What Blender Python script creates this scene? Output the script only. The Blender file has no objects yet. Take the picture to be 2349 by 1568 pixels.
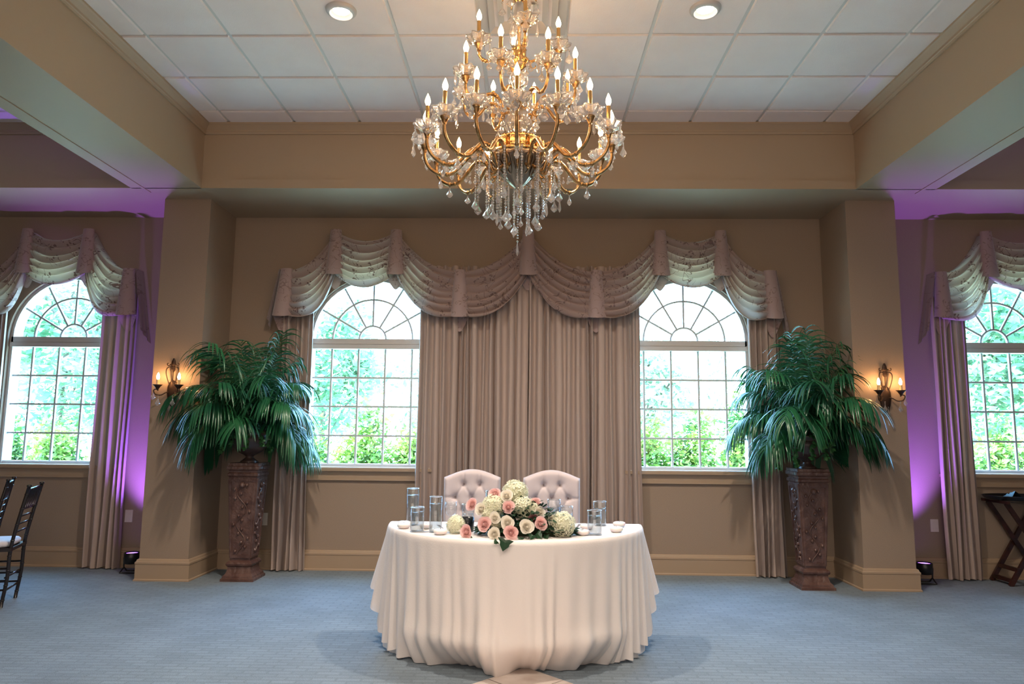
import bpy, math, random
from mathutils import Vector, Matrix
S = bpy.context.scene
COL = S.collection
PI = math.pi
sin, cos = math.sin, math.cos
rnd = random.Random(7)

# ------------------------------------------------------------------ camera, world, lights, exposure
def make_camera():
    t, a, r = math.radians(7.1822), math.radians(-1.2609), math.radians(.5229)
    R0 = Vector((cos(a), -sin(a), 0)); F = Vector((sin(a)*cos(t), cos(a)*cos(t), sin(t)))
    U0 = Vector((-sin(a)*sin(t), -cos(a)*sin(t), cos(t)))
    R = cos(r)*R0+sin(r)*U0; U = -sin(r)*R0+cos(r)*U0
    cd = bpy.data.cameras.new('camera'); cam = bpy.data.objects.new('camera', cd); COL.objects.link(cam)
    cd.lens = 1630.4476/2349*36; cd.sensor_width = 36; cd.clip_end = 300; cd.clip_start = .05
    cam.matrix_world = Matrix(((R.x, U.x, -F.x, 0), (R.y, U.y, -F.y, 0), (R.z, U.z, -F.z, 1.373), (0, 0, 0, 1)))
    S.camera = cam
make_camera()

SKY = 28.0
w = bpy.data.worlds.new('sky'); S.world = w; w.use_nodes = True
nt = w.node_tree; bg = nt.nodes['Background']
tc = nt.nodes.new('ShaderNodeTexCoord'); nz = nt.nodes.new('ShaderNodeTexNoise'); cr = nt.nodes.new('ShaderNodeValToRGB')
nz.inputs['Scale'].default_value = 5; nz.inputs['Detail'].default_value = 4
cr.color_ramp.elements[0].color = (.22, .50, 1, 1); cr.color_ramp.elements[1].color = (.36, .68, 1, 1)
cr.color_ramp.elements[0].position = .4; cr.color_ramp.elements[1].position = .58
nt.links.new(tc.outputs['Generated'], nz.inputs['Vector']); nt.links.new(nz.outputs['Fac'], cr.inputs['Fac'])
nt.links.new(cr.outputs['Color'], bg.inputs['Color']); bg.inputs['Strength'].default_value = SKY

def lamp(name, kind, loc, energy, color, rot=None, direction=None, **kw):
    d = bpy.data.lights.new(name, kind); d.energy = energy; d.color = color
    for k, v in kw.items(): setattr(d, k, v)
    o = bpy.data.objects.new(name, d); COL.objects.link(o); o.location = loc
    if direction is not None: o.rotation_euler = Vector(direction).to_track_quat('-Z', 'Y').to_euler()
    return o
lamp('sun', 'SUN', (0, 0, 30), 22, (1, .95, .84), direction=(.75, .35, -1), angle=.02)
# two unseen area lights added behind the camera to fill the interior
lamp('rear_fill', 'AREA', (0, -5.8, 2.1), 160, (1, .80, .66), direction=(0, 1, .12), shape='RECTANGLE', size=9, size_y=2.6)
lamp('overhead_fill', 'AREA', (0, -.6, 3.9), 80, (1, .84, .70), direction=(0, .35, -1), shape='RECTANGLE', size=7, size_y=3)
for x in (-1.28, 1.18):                                  # unseen pair of spots added above the frame to light the table front
    lamp('down_spot', 'SPOT', (x, .85, 4.16), 260, (1, .86, .72), direction=(0, .12, -1), spot_size=2.2, spot_blend=.8, shadow_soft_size=.06)
for x in (-4.76, -1.61, 1.61, 4.76):                     # sky light portals in the window openings
    p = lamp('window_portal', 'AREA', (x, 7.42, 1.98), 1, (1, 1, 1), direction=(0, -1, 0), shape='RECTANGLE', size=1.3, size_y=1.98)
    p.data.cycles.is_portal = True
S.view_settings.view_transform = 'Standard'; S.view_settings.look = 'None'
S.view_settings.exposure = 0.35; S.view_settings.gamma = 1
S.cycles.use_denoising = True
S.cycles.max_bounces = 10; S.cycles.diffuse_bounces = 4; S.cycles.transmission_bounces = 8; S.cycles.transparent_max_bounces = 12
S.cycles.caustics_reflective = False; S.cycles.caustics_refractive = False
S.cycles.sample_clamp_indirect = 6

# ------------------------------------------------------------------ materials
def mat(name, color, rough=.6, metal=0, bump=None, vary=None, **kw):
    m = bpy.data.materials.new(name); m.use_nodes = True; n = m.node_tree; b = n.nodes['Principled BSDF']
    b.inputs['Base Color'].default_value = (*color, 1); b.inputs['Roughness'].default_value = rough
    b.inputs['Metallic'].default_value = metal
    for k, v in kw.items():
        b.inputs[k.replace('_', ' ')].default_value = v
    t = n.nodes.new('ShaderNodeTexCoord')
    if vary:
        sc, c2, lo, hi = vary
        z = n.nodes.new('ShaderNodeTexNoise'); z.inputs['Scale'].default_value = sc; z.inputs['Detail'].default_value = 4
        r = n.nodes.new('ShaderNodeValToRGB'); r.color_ramp.elements[0].position = lo; r.color_ramp.elements[1].position = hi
        r.color_ramp.elements[0].color = (*color, 1); r.color_ramp.elements[1].color = (*c2, 1)
        n.links.new(t.outputs['Object'], z.inputs['Vector']); n.links.new(z.outputs['Fac'], r.inputs['Fac'])
        n.links.new(r.outputs['Color'], b.inputs['Base Color'])
    if bump:
        sc, st = bump
        z = n.nodes.new('ShaderNodeTexNoise'); z.inputs['Scale'].default_value = sc; z.inputs['Detail'].default_value = 3
        bp = n.nodes.new('ShaderNodeBump'); bp.inputs['Strength'].default_value = st; bp.inputs['Distance'].default_value = .01
        n.links.new(t.outputs['Object'], z.inputs['Vector']); n.links.new(z.outputs['Fac'], bp.inputs['Height'])
        n.links.new(bp.outputs['Normal'], b.inputs['Normal'])
    return m
def emis(name, color, strength):
    m = bpy.data.materials.new(name); m.use_nodes = True; n = m.node_tree; n.nodes.clear()
    e = n.nodes.new('ShaderNodeEmission'); o = n.nodes.new('ShaderNodeOutputMaterial')
    e.inputs['Color'].default_value = (*color, 1); e.inputs['Strength'].default_value = strength
    n.links.new(e.outputs[0], o.inputs[0]); return m
def glassmat(name, color=(1, 1, 1), rough=0., ior=1.5):
    m = bpy.data.materials.new(name); m.use_nodes = True; n = m.node_tree; n.nodes.clear()
    g = n.nodes.new('ShaderNodeBsdfGlass'); o = n.nodes.new('ShaderNodeOutputMaterial')
    g.inputs['Color'].default_value = (*color, 1); g.inputs['Roughness'].default_value = rough; g.inputs['IOR'].default_value = ior
    n.links.new(g.outputs[0], o.inputs[0]); return m
def crystalmat(name):
    m = glassmat(name, (1, .98, .96), 0, 1.5); n = m.node_tree; L = n.links.new
    g = n.nodes['Glass BSDF']; o = n.nodes['Material Output']; d = n.nodes.new('ShaderNodeBsdfTranslucent'); e = n.nodes.new('ShaderNodeBsdfDiffuse')
    t = n.nodes.new('ShaderNodeBsdfTransparent'); a = n.nodes.new('ShaderNodeMixShader'); b = n.nodes.new('ShaderNodeMixShader'); c = n.nodes.new('ShaderNodeMixShader')
    d.inputs[0].default_value = e.inputs[0].default_value = (.95, .90, .88, 1); a.inputs[0].default_value = .5; b.inputs[0].default_value = .16; c.inputs[0].default_value = .30
    L(e.outputs[0], a.inputs[1]); L(d.outputs[0], a.inputs[2]); L(g.outputs[0], c.inputs[1]); L(t.outputs[0], c.inputs[2]); L(c.outputs[0], b.inputs[1]); L(a.outputs[0], b.inputs[2]); L(b.outputs[0], o.inputs[0]); return m
def thinglass(name, tint=(.97, .99, .98), gloss=1.0):
    m = bpy.data.materials.new(name); m.use_nodes = True; n = m.node_tree; n.nodes.clear()
    tr = n.nodes.new('ShaderNodeBsdfTransparent'); gl = n.nodes.new('ShaderNodeBsdfGlossy'); fr = n.nodes.new('ShaderNodeFresnel')
    mx = n.nodes.new('ShaderNodeMixShader'); o = n.nodes.new('ShaderNodeOutputMaterial')
    tr.inputs[0].default_value = (*tint, 1); gl.inputs['Roughness'].default_value = .02; n.nodes.remove(fr); fr = n.nodes.new('ShaderNodeLayerWeight'); fr.inputs['Blend'].default_value = .5
    pw = n.nodes.new('ShaderNodeMath'); pw.operation = 'POWER'; pw.inputs[1].default_value = 4; n.links.new(fr.outputs['Facing'], pw.inputs[0])
    ad = n.nodes.new('ShaderNodeMath'); ad.operation = 'MULTIPLY_ADD'; ad.inputs[1].default_value = .6; ad.inputs[2].default_value = .04; n.links.new(pw.outputs[0], ad.inputs[0])
    mm = n.nodes.new('ShaderNodeMath'); mm.operation = 'MULTIPLY'; mm.inputs[1].default_value = gloss
    n.links.new(ad.outputs[0], mm.inputs[0]); n.links.new(mm.outputs[0], mx.inputs[0]); n.links.new(tr.outputs[0], mx.inputs[1]); n.links.new(gl.outputs[0], mx.inputs[2])
    n.links.new(mx.outputs[0], o.inputs[0]); return m
def cloth(name, color, trans=.25, pattern=None, bump=(300, .15), sheen=.2, tcolor=None):
    """woven fabric: diffuse + translucent, optional embroidered vine pattern"""
    m = bpy.data.materials.new(name); m.use_nodes = True; n = m.node_tree; L = n.links.new; n.nodes.clear()
    o = n.nodes.new('ShaderNodeOutputMaterial'); p = n.nodes.new('ShaderNodeBsdfPrincipled'); tr = n.nodes.new('ShaderNodeBsdfTranslucent')
    mx = n.nodes.new('ShaderNodeMixShader'); mx.inputs[0].default_value = trans
    p.inputs['Roughness'].default_value = .75; p.inputs['Sheen Weight'].default_value = sheen
    p.inputs['Base Color'].default_value = (*color, 1); tr.inputs[0].default_value = (*(tcolor or color), 1)
    t = n.nodes.new('ShaderNodeTexCoord')
    z = n.nodes.new('ShaderNodeTexNoise'); z.inputs['Scale'].default_value = bump[0]; bp = n.nodes.new('ShaderNodeBump')
    bp.inputs['Strength'].default_value = bump[1]; bp.inputs['Distance'].default_value = .004
    L(t.outputs['Object'], z.inputs['Vector']); L(z.outputs['Fac'], bp.inputs['Height']); L(bp.outputs[0], p.inputs['Normal'])
    if pattern:
        pc, ptc = pattern
        def math_(op, a, b=None):
            q = n.nodes.new('ShaderNodeMath'); q.operation = op
            for i, v in enumerate((a, b)):
                if v is None: continue
                if isinstance(v, (int, float)): q.inputs[i].default_value = v
                else: L(v, q.inputs[i])
            return q.outputs[0]
        mp = n.nodes.new('ShaderNodeMapping'); mp.inputs['Scale'].default_value = (1, .35, 1); L(t.outputs['Object'], mp.inputs['Vector'])
        n1 = n.nodes.new('ShaderNodeTexNoise'); n1.inputs['Scale'].default_value = 8.5; n1.inputs['Detail'].default_value = 1.; n1.inputs['Distortion'].default_value = 1.2
        L(mp.outputs[0], n1.inputs['Vector'])
        vine = math_('LESS_THAN', math_('ABSOLUTE', math_('SUBTRACT', n1.outputs['Fac'], .5)), .013)
        n2 = n.nodes.new('ShaderNodeTexNoise'); n2.inputs['Scale'].default_value = 5.; L(mp.outputs[0], n2.inputs['Vector'])
        vine = math_('MULTIPLY', vine, math_('GREATER_THAN', n2.outputs['Fac'], .47))
        v1 = n.nodes.new('ShaderNodeTexVoronoi'); v1.inputs['Scale'].default_value = 38; L(mp.outputs[0], v1.inputs['Vector'])
        dots = math_('LESS_THAN', v1.outputs['Distance'], .40)
        v2 = n.nodes.new('ShaderNodeTexVoronoi'); v2.inputs['Scale'].default_value = 9; L(mp.outputs[0], v2.inputs['Vector'])
        dots = math_('MULTIPLY', dots, math_('LESS_THAN', v2.outputs['Distance'], .33))
        msk = math_('MAXIMUM', vine, dots)
        for base, alt, sock in ((color, pc, p.inputs['Base Color']), (tcolor or color, ptc, tr.inputs[0])):
            k = n.nodes.new('ShaderNodeMix'); k.data_type = 'RGBA'; L(msk, k.inputs[0])
            k.inputs[6].default_value = (*base, 1); k.inputs[7].default_value = (*alt, 1); L(k.outputs[2], sock)
    L(p.outputs[0], mx.inputs[1]); L(tr.outputs[0], mx.inputs[2]); L(mx.outputs[0], o.inputs[0])
    return m
def leafmat(name, c1, c2, trans=.35, scale=3, rough=.35):
    m = bpy.data.materials.new(name); m.use_nodes = True; n = m.node_tree; L = n.links.new; n.nodes.clear()
    o = n.nodes.new('ShaderNodeOutputMaterial'); p = n.nodes.new('ShaderNodeBsdfPrincipled'); tr = n.nodes.new('ShaderNodeBsdfTranslucent')
    mx = n.nodes.new('ShaderNodeMixShader'); mx.inputs[0].default_value = trans; p.inputs['Roughness'].default_value = rough
    t = n.nodes.new('ShaderNodeTexCoord'); z = n.nodes.new('ShaderNodeTexNoise'); z.inputs['Scale'].default_value = scale
    r = n.nodes.new('ShaderNodeValToRGB'); r.color_ramp.elements[0].position = .38; r.color_ramp.elements[1].position = .62
    r.color_ramp.elements[0].color = (*c1, 1); r.color_ramp.elements[1].color = (*c2, 1)
    L(t.outputs['Object'], z.inputs['Vector']); L(z.outputs['Fac'], r.inputs['Fac']); L(r.outputs[0], p.inputs['Base Color']); L(r.outputs[0], tr.inputs[0])
    L(p.outputs[0], mx.inputs[1]); L(tr.outputs[0], mx.inputs[2]); L(mx.outputs[0], o.inputs[0]); return m

def carpet_mat():
    m = mat('carpet', (.30, .34, .36), 1.0); n = m.node_tree; L = n.links.new; b = n.nodes['Principled BSDF']
    t = n.nodes.new('ShaderNodeTexCoord')
    br = n.nodes.new('ShaderNodeTexBrick'); br.inputs['Scale'].default_value = 1; br.inputs['Brick Width'].default_value = .14; br.inputs['Row Height'].default_value = .05
    br.inputs['Mortar Size'].default_value = .014; br.inputs['Mortar Smooth'].default_value = 1; br.offset = .5; br.inputs['Bias'].default_value = 0
    br.inputs['Color1'].default_value = (.190, .232, .265, 1); br.inputs['Color2'].default_value = (.165, .202, .232, 1); br.inputs['Mortar'].default_value = (.148, .180, .208, 1)
    L(t.outputs['Object'], br.inputs['Vector'])
    z = n.nodes.new('ShaderNodeTexNoise'); z.inputs['Scale'].default_value = 160; z.inputs['Detail'].default_value = 3; L(t.outputs['Object'], z.inputs['Vector'])
    z2 = n.nodes.new('ShaderNodeTexNoise'); z2.inputs['Scale'].default_value = 2.2; z2.inputs['Detail'].default_value = 3; L(t.outputs['Object'], z2.inputs['Vector'])
    mp = n.nodes.new('ShaderNodeMapRange'); mp.inputs[1].default_value = .3; mp.inputs[2].default_value = .7; mp.inputs[3].default_value = .78; mp.inputs[4].default_value = 1.12
    L(z.outputs['Fac'], mp.inputs[0])
    mp2 = n.nodes.new('ShaderNodeMapRange'); mp2.inputs[1].default_value = .3; mp2.inputs[2].default_value = .7; mp2.inputs[3].default_value = .9; mp2.inputs[4].default_value = 1.08
    L(z2.outputs['Fac'], mp2.inputs[0])
    mm = n.nodes.new('ShaderNodeMath'); mm.operation = 'MULTIPLY'; L(mp.outputs[0], mm.inputs[0]); L(mp2.outputs[0], mm.inputs[1])
    vm = n.nodes.new('ShaderNodeVectorMath'); vm.operation = 'SCALE'; L(br.outputs['Color'], vm.inputs[0]); L(mm.outputs[0], vm.inputs['Scale'])
    L(vm.outputs[0], b.inputs['Base Color'])
    bp = n.nodes.new('ShaderNodeBump'); bp.inputs['Strength'].default_value = .5; bp.inputs['Distance'].default_value = .01; L(z.outputs['Fac'], bp.inputs['Height']); L(bp.outputs[0], b.inputs['Normal'])
    return m
def wall_mat(name, c):
    m = mat(name, c, .85); n = m.node_tree; L = n.links.new; b = n.nodes['Principled BSDF']
    t = n.nodes.new('ShaderNodeTexCoord'); a = []
    for sc in ((90, 90, 700), (700, 700, 90)):
        mp = n.nodes.new('ShaderNodeMapping'); mp.inputs['Scale'].default_value = sc; z = n.nodes.new('ShaderNodeTexNoise'); z.inputs['Scale'].default_value = 1
        L(t.outputs['Object'], mp.inputs[0]); L(mp.outputs[0], z.inputs['Vector']); a.append(z.outputs['Fac'])
    ad = n.nodes.new('ShaderNodeMath'); ad.operation = 'ADD'; L(a[0], ad.inputs[0]); L(a[1], ad.inputs[1])
    mr = n.nodes.new('ShaderNodeMapRange'); mr.inputs[1].default_value = .7; mr.inputs[2].default_value = 1.3; mr.inputs[3].default_value = .88; mr.inputs[4].default_value = 1.1
    L(ad.outputs[0], mr.inputs[0])
    vm = n.nodes.new('ShaderNodeVectorMath'); vm.operation = 'SCALE'; vm.inputs[0].default_value = c; L(mr.outputs[0], vm.inputs['Scale']); L(vm.outputs[0], b.inputs['Base Color'])
    return m
M = dict(
    wall=wall_mat('tan_wallcovering', (.275, .202, .146)),
    beam=mat('tan_paint', (.36, .262, .172), .55, bump=(60, .05)),
    trim=mat('tan_gloss_paint', (.33, .237, .158), .4),
    ceiling=mat('acoustic_tile', (.76, .69, .67), .9, bump=(220, .25), vary=(3, (.81, .75, .73), .3, .7)),
    grid=mat('white_grid', (.60, .58, .55), .6),
    carpet=carpet_mat(),
    marble=mat('marble_tile', (.46, .37, .32), .25, vary=(5, (.66, .58, .53), .35, .68)),
    grout=mat('grout', (.25, .20, .17), .9),
    winwhite=mat('white_vinyl', (.48, .46, .44), .4),
    muntin=mat('muntin_paint', (.42, .44, .43), .4),
    pane=thinglass('window_glass', (.96, .985, .98), .9),
    drape=cloth('taupe_drape', (.37, .285, .245), .006, tcolor=(.75, .6, .45)),
    swag=cloth('mauve_embroidered_silk', (.30, .215, .20), .30, pattern=((.22, .148, .132), (.12, .06, .035)), sheen=.4, tcolor=(.92, .78, .58)),
    jabot=cloth('mauve_lined_silk', (.30, .215, .205), .03, pattern=((.22, .148, .135), (.12, .06, .035)), sheen=.4, tcolor=(.92, .78, .58)),
    linen=cloth('white_linen', (.84, .77, .73), .15, bump=(120, .25), tcolor=(.9, .9, .9)),
    linen2=cloth('sheer_underlay', (.80, .76, .73), .35, bump=(120, .2), tcolor=(.9, .95, .97)),
    chairfab=cloth('pale_linen_upholstery', (.50, .43, .435), .0, bump=(400, .2)),
    button=mat('dark_button', (.26, .21, .21), .6),
    darkwood=mat('dark_wood', (.012, .009, .009), .25, bump=(30, .05)),
    redwood=mat('mahogany', (.045, .014, .010), .3, vary=(14, (.02, .007, .005), .35, .6)),
    black=mat('black_plastic', (.008, .008, .010), .35),
    brass=mat('polished_brass', (.80, .48, .18), .22, 1, bump=(90, .08)),
    antique=mat('antique_brass', (.52, .32, .14), .32, 1, bump=(120, .15), vary=(40, (.30, .17, .07), .4, .6)),
    bronze=mat('dark_bronze', (.34, .27, .20), .28, 1, bump=(60, .2)),
    iron=mat('aged_iron', (.05, .030, .022), .5, .7, bump=(90, .3)),
    crystal=crystalmat('cut_crystal'),
    clear=thinglass('clear_glass', (.94, .97, .98), 1.6),
    water=thinglass('water', (.88, .94, .96), .8),
    rim=crystalmat('polished_glass_rim'),
    bulb=emis('lit_bulb', (1, .60, .28), 85),
    bulb2=emis('lit_sconce_bulb', (1, .52, .20), 130),
    candle=mat('candle_sleeve', (.80, .52, .24), .5),
    lens=emis('recessed_lamp', (1, .86, .72), 14),
    purple=emis('purple_led', (.35, .12, 1), 6),
    pedestal=mat('carved_brown_stone', (.075, .036, .028), .30, bump=(26, .9), vary=(9, (.125, .070, .056), .4, .65)),
    urn=mat('dark_urn', (.055, .035, .030), .3, bump=(20, .4)),
    soil=mat('moss', (.02, .03, .012), 1),
    palm=leafmat('palm_leaf', (.010, .075, .035), (.020, .12, .045), .18, 4, .30),
    ivy=leafmat('ivy_leaf', (.02, .10, .03), (.06, .20, .06), .2, 20, .4),
    greens=leafmat('dark_foliage', (.008, .030, .016), (.02, .06, .025), .15, 20, .4),
    bigleaf=leafmat('dark_ivy_leaf', (.012, .045, .022), (.02, .06, .025), .1, 10, .3),
    rosew=leafmat('cream_petal', (.86, .80, .68), (.88, .83, .74), .2, 8, .6),
    rosep=leafmat('pink_petal', (.84, .52, .50), (.90, .64, .60), .2, 8, .6),
    rosem=leafmat('mauve_petal', (.30, .12, .13), (.36, .16, .16), .2, 8, .6),
    hyd=leafmat('hydrangea_petal', (.74, .74, .50), (.90, .87, .74), .25, 25, .6),
    wax=mat('white_wax', (.85, .80, .78), .5, Subsurface_Weight=.2),
    steel=mat('steel', (.7, .7, .72), .2, 1),
    plate=mat('ivory_plastic', (.62, .56, .48), .4),
    tray=mat('black_tray', (.010, .012, .015), .18),
    napkin=mat('dark_napkin', (.006, .02, .022), .8),
    grass=mat('lawn', (.58, .64, .44), .9, vary=(2, (.70, .72, .54), .4, .6)),
    bark=mat('bark', (.16, .13, .10), .9, bump=(8, .5)),
    leafA=leafmat('maple_leaf', (.08, .20, .09), (.28, .40, .24), .45, .8, .5),
    leafB=leafmat('light_leaf', (.18, .32, .20), (.42, .52, .38), .45, .8, .5),
    leafC=leafmat('hedge_leaf', (.03, .12, .03), (.22, .33, .05), .4, 1.5, .5),
)

# ------------------------------------------------------------------ mesh builder
class MB:
    def __init__(s): s.v = []; s.f = []; s.m = []; s.k = 0
    def quadgrid(s, P, closeu=False, closev=False):
        """P[i][j] -> points"""
        b = len(s.v); nu, nv = len(P), len(P[0])
        for row in P: s.v.extend(tuple(p) for p in row)
        for i in range(nu if closeu else nu-1):
            for j in range(nv if closev else nv-1):
                i2, j2 = (i+1) % nu, (j+1) % nv
                s.f.append((b+i*nv+j, b+i2*nv+j, b+i2*nv+j2, b+i*nv+j2)); s.m.append(s.k)
        return s
    def face(s, pts):
        b = len(s.v); s.v.extend(tuple(p) for p in pts); s.f.append(tuple(range(b, b+len(pts)))); s.m.append(s.k)
    def box(s, x0, x1, y0, y1, z0, z1):
        b = len(s.v)
        s.v += [(x0, y0, z0), (x1, y0, z0), (x1, y1, z0), (x0, y1, z0), (x0, y0, z1), (x1, y0, z1), (x1, y1, z1), (x0, y1, z1)]
        for q in ((0, 3, 2, 1), (4, 5, 6, 7), (0, 1, 5, 4), (1, 2, 6, 5), (2, 3, 7, 6), (3, 0, 4, 7)):
            s.f.append(tuple(b+i for i in q)); s.m.append(s.k)
        return s
    def prism(s, poly, y0, y1):
        """poly of (x,z), extruded in y"""
        b = len(s.v); n = len(poly)
        s.v += [(x, y0, z) for x, z in poly]+[(x, y1, z) for x, z in poly]
        s.f.append(tuple(range(b, b+n))); s.f.append(tuple(range(b+2*n-1, b+n-1, -1))); s.m += [s.k, s.k]
        for i in range(n):
            j = (i+1) % n; s.f.append((b+i, b+n+i, b+n+j, b+j)); s.m.append(s.k)
        return s
    def lathe(s, prof, c=(0, 0, 0), n=16, ripple=None, cap=True, rot=0):
        P = []
        for r, z in prof:
            P.append([(c[0]+r*(1+(ripple[0]*cos(ripple[1]*(2*PI*k/n)) if ripple else 0))*cos(2*PI*k/n+rot),
                       c[1]+r*(1+(ripple[0]*cos(ripple[1]*(2*PI*k/n)) if ripple else 0))*sin(2*PI*k/n+rot), c[2]+z) for k in range(n)])
        b = len(s.v); s.quadgrid(P, closev=True)
        if cap:
            if prof[0][0] > 1e-5: s.f.append(tuple(b+k for k in range(n-1, -1, -1))); s.m.append(s.k)
            if prof[-1][0] > 1e-5: s.f.append(tuple(b+(len(prof)-1)*n+k for k in range(n))); s.m.append(s.k)
        return s
    def tube(s, path, rad, n=8, cap=True):
        path = [Vector(p) for p in path]; N = len(path)
        if not hasattr(rad, '__len__'): rad = [rad]*N
        t = (path[1]-path[0]).normalized(); u = t.orthogonal().normalized(); P = []
        for i in range(N):
            if i == 0: t = path[1]-path[0]
            elif i == N-1: t = path[-1]-path[-2]
            else: t = path[i+1]-path[i-1]
            t.normalize(); u = (u-t*u.dot(t)).normalized(); w_ = t.cross(u)
            P.append([path[i]+(u*cos(2*PI*k/n)+w_*sin(2*PI*k/n))*rad[i] for k in range(n)])
        b = len(s.v); s.quadgrid(P, closev=True)
        if cap:
            s.f.append(tuple(b+k for k in range(n-1, -1, -1))); s.f.append(tuple(b+(N-1)*n+k for k in range(n))); s.m += [s.k, s.k]
        return s
    def ball(s, c, r, n=10, m=6, sc=(1, 1, 1)):
        prof = [(max(1e-6, r*sin(PI*i/m)), -r*cos(PI*i/m)) for i in range(m+1)]
        b = len(s.v); s.lathe(prof, (0, 0, 0), n, cap=False)
        for i in range(b, len(s.v)):
            x, y, z = s.v[i]; s.v[i] = (c[0]+x*sc[0], c[1]+y*sc[1], c[2]+z*sc[2])
        return s
    def xf(s, mtx, start=0):
        for i in range(start, len(s.v)): s.v[i] = tuple(mtx @ Vector(s.v[i]))
        return s
    def build(s, name, m, parent=None, smooth=True, loc=None):
        me = bpy.data.meshes.new(name); me.from_pydata(s.v, [], s.f)
        for x in (m if isinstance(m, (list, tuple)) else [m]): me.materials.append(x)
        if isinstance(m, (list, tuple)): me.polygons.foreach_set('material_index', s.m)
        if smooth: me.polygons.foreach_set('use_smooth', [True]*len(s.f))
        me.validate(); me.update()
        if smooth == 'auto': me.set_sharp_from_angle(angle=.7)
        o = bpy.data.objects.new(name, me); COL.objects.link(o)
        if parent: o.parent = parent
        if loc: o.location = loc
        return o
def tag(o, label=None, cat=None, group=None, kind=None):
    if label: o['label'] = label
    if cat: o['category'] = cat
    if group: o['group'] = group
    if kind: o['kind'] = kind
    return o
def thing(name, label, cat, loc=(0, 0, 0), rz=0, group=None):
    o = bpy.data.objects.new(name, None); COL.objects.link(o); o.location = loc; o.rotation_euler = (0, 0, rz); o.empty_display_size = .1
    return tag(o, label, cat, group)
def copy_tree(o, parent=None):
    c = o.copy(); COL.objects.link(c); c.parent = parent
    for ch in list(o.children): copy_tree(ch, c)
    return c
def bez(pts, n=6):
    """catmull-rom through points"""
    pts = [Vector(p) for p in pts]; out = []
    P = [pts[0]*2-pts[1]]+pts+[pts[-1]*2-pts[-2]]
    for i in range(1, len(P)-2):
        for k in range(n):
            t = k/n; a, b, c, d = P[i-1], P[i], P[i+1], P[i+2]
            out.append(.5*((2*b)+(c-a)*t+(2*a-5*b+4*c-d)*t*t+(3*b-a-3*c+d)*t**3))
    out.append(pts[-1]); return out

# ------------------------------------------------------------------ room shell
YW, ZC, ZS, YB = 7.21, 4.206, 3.583, 6.305
XI, XO = 3.01, 3.68           # beam inner / outer
WX = (-4.76, -1.61, 1.61, 4.76); HW, ZSILL, ZT = .64, 1.0, 2.31
RX = 7.5
tag(MB().box(-RX, RX, -6.2, YW+.25, -.2, 0).build('floor', M['carpet'], smooth=False), kind='structure')
def window_wall():
    mb = MB(); y0, y1 = YW, YW+.22
    xs = [-RX]
    for wx in WX:
        xs += [wx+HW*cos(PI*(1-k/28)) for k in range(29)]
    xs.append(RX)
    for a, b in zip(xs[:-1], xs[1:]):
        mid = (a+b)/2; wx = min(WX, key=lambda q: abs(q-mid))
        if abs(mid-wx) >= HW: mb.box(a, b, y0, y1, 0, ZC+.3); continue
        mb.box(a, b, y0, y1, 0, ZSILL)
        za = ZT+math.sqrt(max(0, HW*HW-(a-wx)**2)); zb = ZT+math.sqrt(max(0, HW*HW-(b-wx)**2))
        mb.prism([(a, za), (b, zb), (b, ZC+.3), (a, ZC+.3)], y0, y1)
    tag(mb.build('wall_back', M['wall'], smooth=False), kind='structure')
window_wall()
tag(MB().box(-RX-.2, -RX, -6.2, YW+.22, 0, ZC+.3).build('wall_left', M['wall'], smooth=False), kind='structure')
tag(MB().box(RX, RX+.2, -6.2, YW+.22, 0, ZC+.3).build('wall_right', M['wall'], smooth=False), kind='structure')
tag(MB().box(-RX-.2, RX+.2, -6.4, -6.2, 0, ZC+.3).build('wall_rear', M['wall'], smooth=False), kind='structure')

T = .6096; GX, GY = -2.7884, 6.0165
def ceiling():
    mb = MB(); mb.k = 0; g = .012; d = .010
    mb.box(-RX, RX, -6.2, YW, ZC+.01, ZC+.08)
    mb.k = 1
    def field(x0, x1, y0, y1):
        ix = [x0]+[GX+T*i for i in range(-12, 20) if x0+.02 < GX+T*i < x1-.02]+[x1]
        iy = [y0]+[GY-T*i for i in range(24, -4, -1) if y0+.02 < GY-T*i < y1-.02]+[y1]
        for a, b in zip(ix[:-1], ix[1:]):
            for c, e in zip(iy[:-1], iy[1:]):
                A, B, Cc, E = a+g, b-g, c+g, e-g
                mb.face([(A, Cc, ZC+.01), (A, E, ZC+.01), (A+.006, E-.006, ZC-.004), (A+.006, Cc+.006, ZC-.004)])
                mb.face([(B, Cc, ZC+.01), (B-.006, Cc+.006, ZC-.004), (B-.006, E-.006, ZC-.004), (B, E, ZC+.01)])
                mb.face([(A, Cc, ZC+.01), (A+.006, Cc+.006, ZC-.004), (B-.006, Cc+.006, ZC-.004), (B, Cc, ZC+.01)])
                mb.face([(A, E, ZC+.01), (B, E, ZC+.01), (B-.006, E-.006, ZC-.004), (A+.006, E-.006, ZC-.004)])
                mb.face([(A+.006, Cc+.006, ZC-.004), (A+.006, E-.006, ZC-.004), (B-.006, E-.006, ZC-.004), (B-.006, Cc+.006, ZC-.004)])
    field(-XI-.02, XI-.03, -1.5, YB); field(-RX, -XO, -1.5, YB); field(XO, RX, -1.5, YB)
    tag(mb.build('ceiling', [M['grid'], M['ceiling']], smooth=False), kind='structure')
ceiling()
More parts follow.
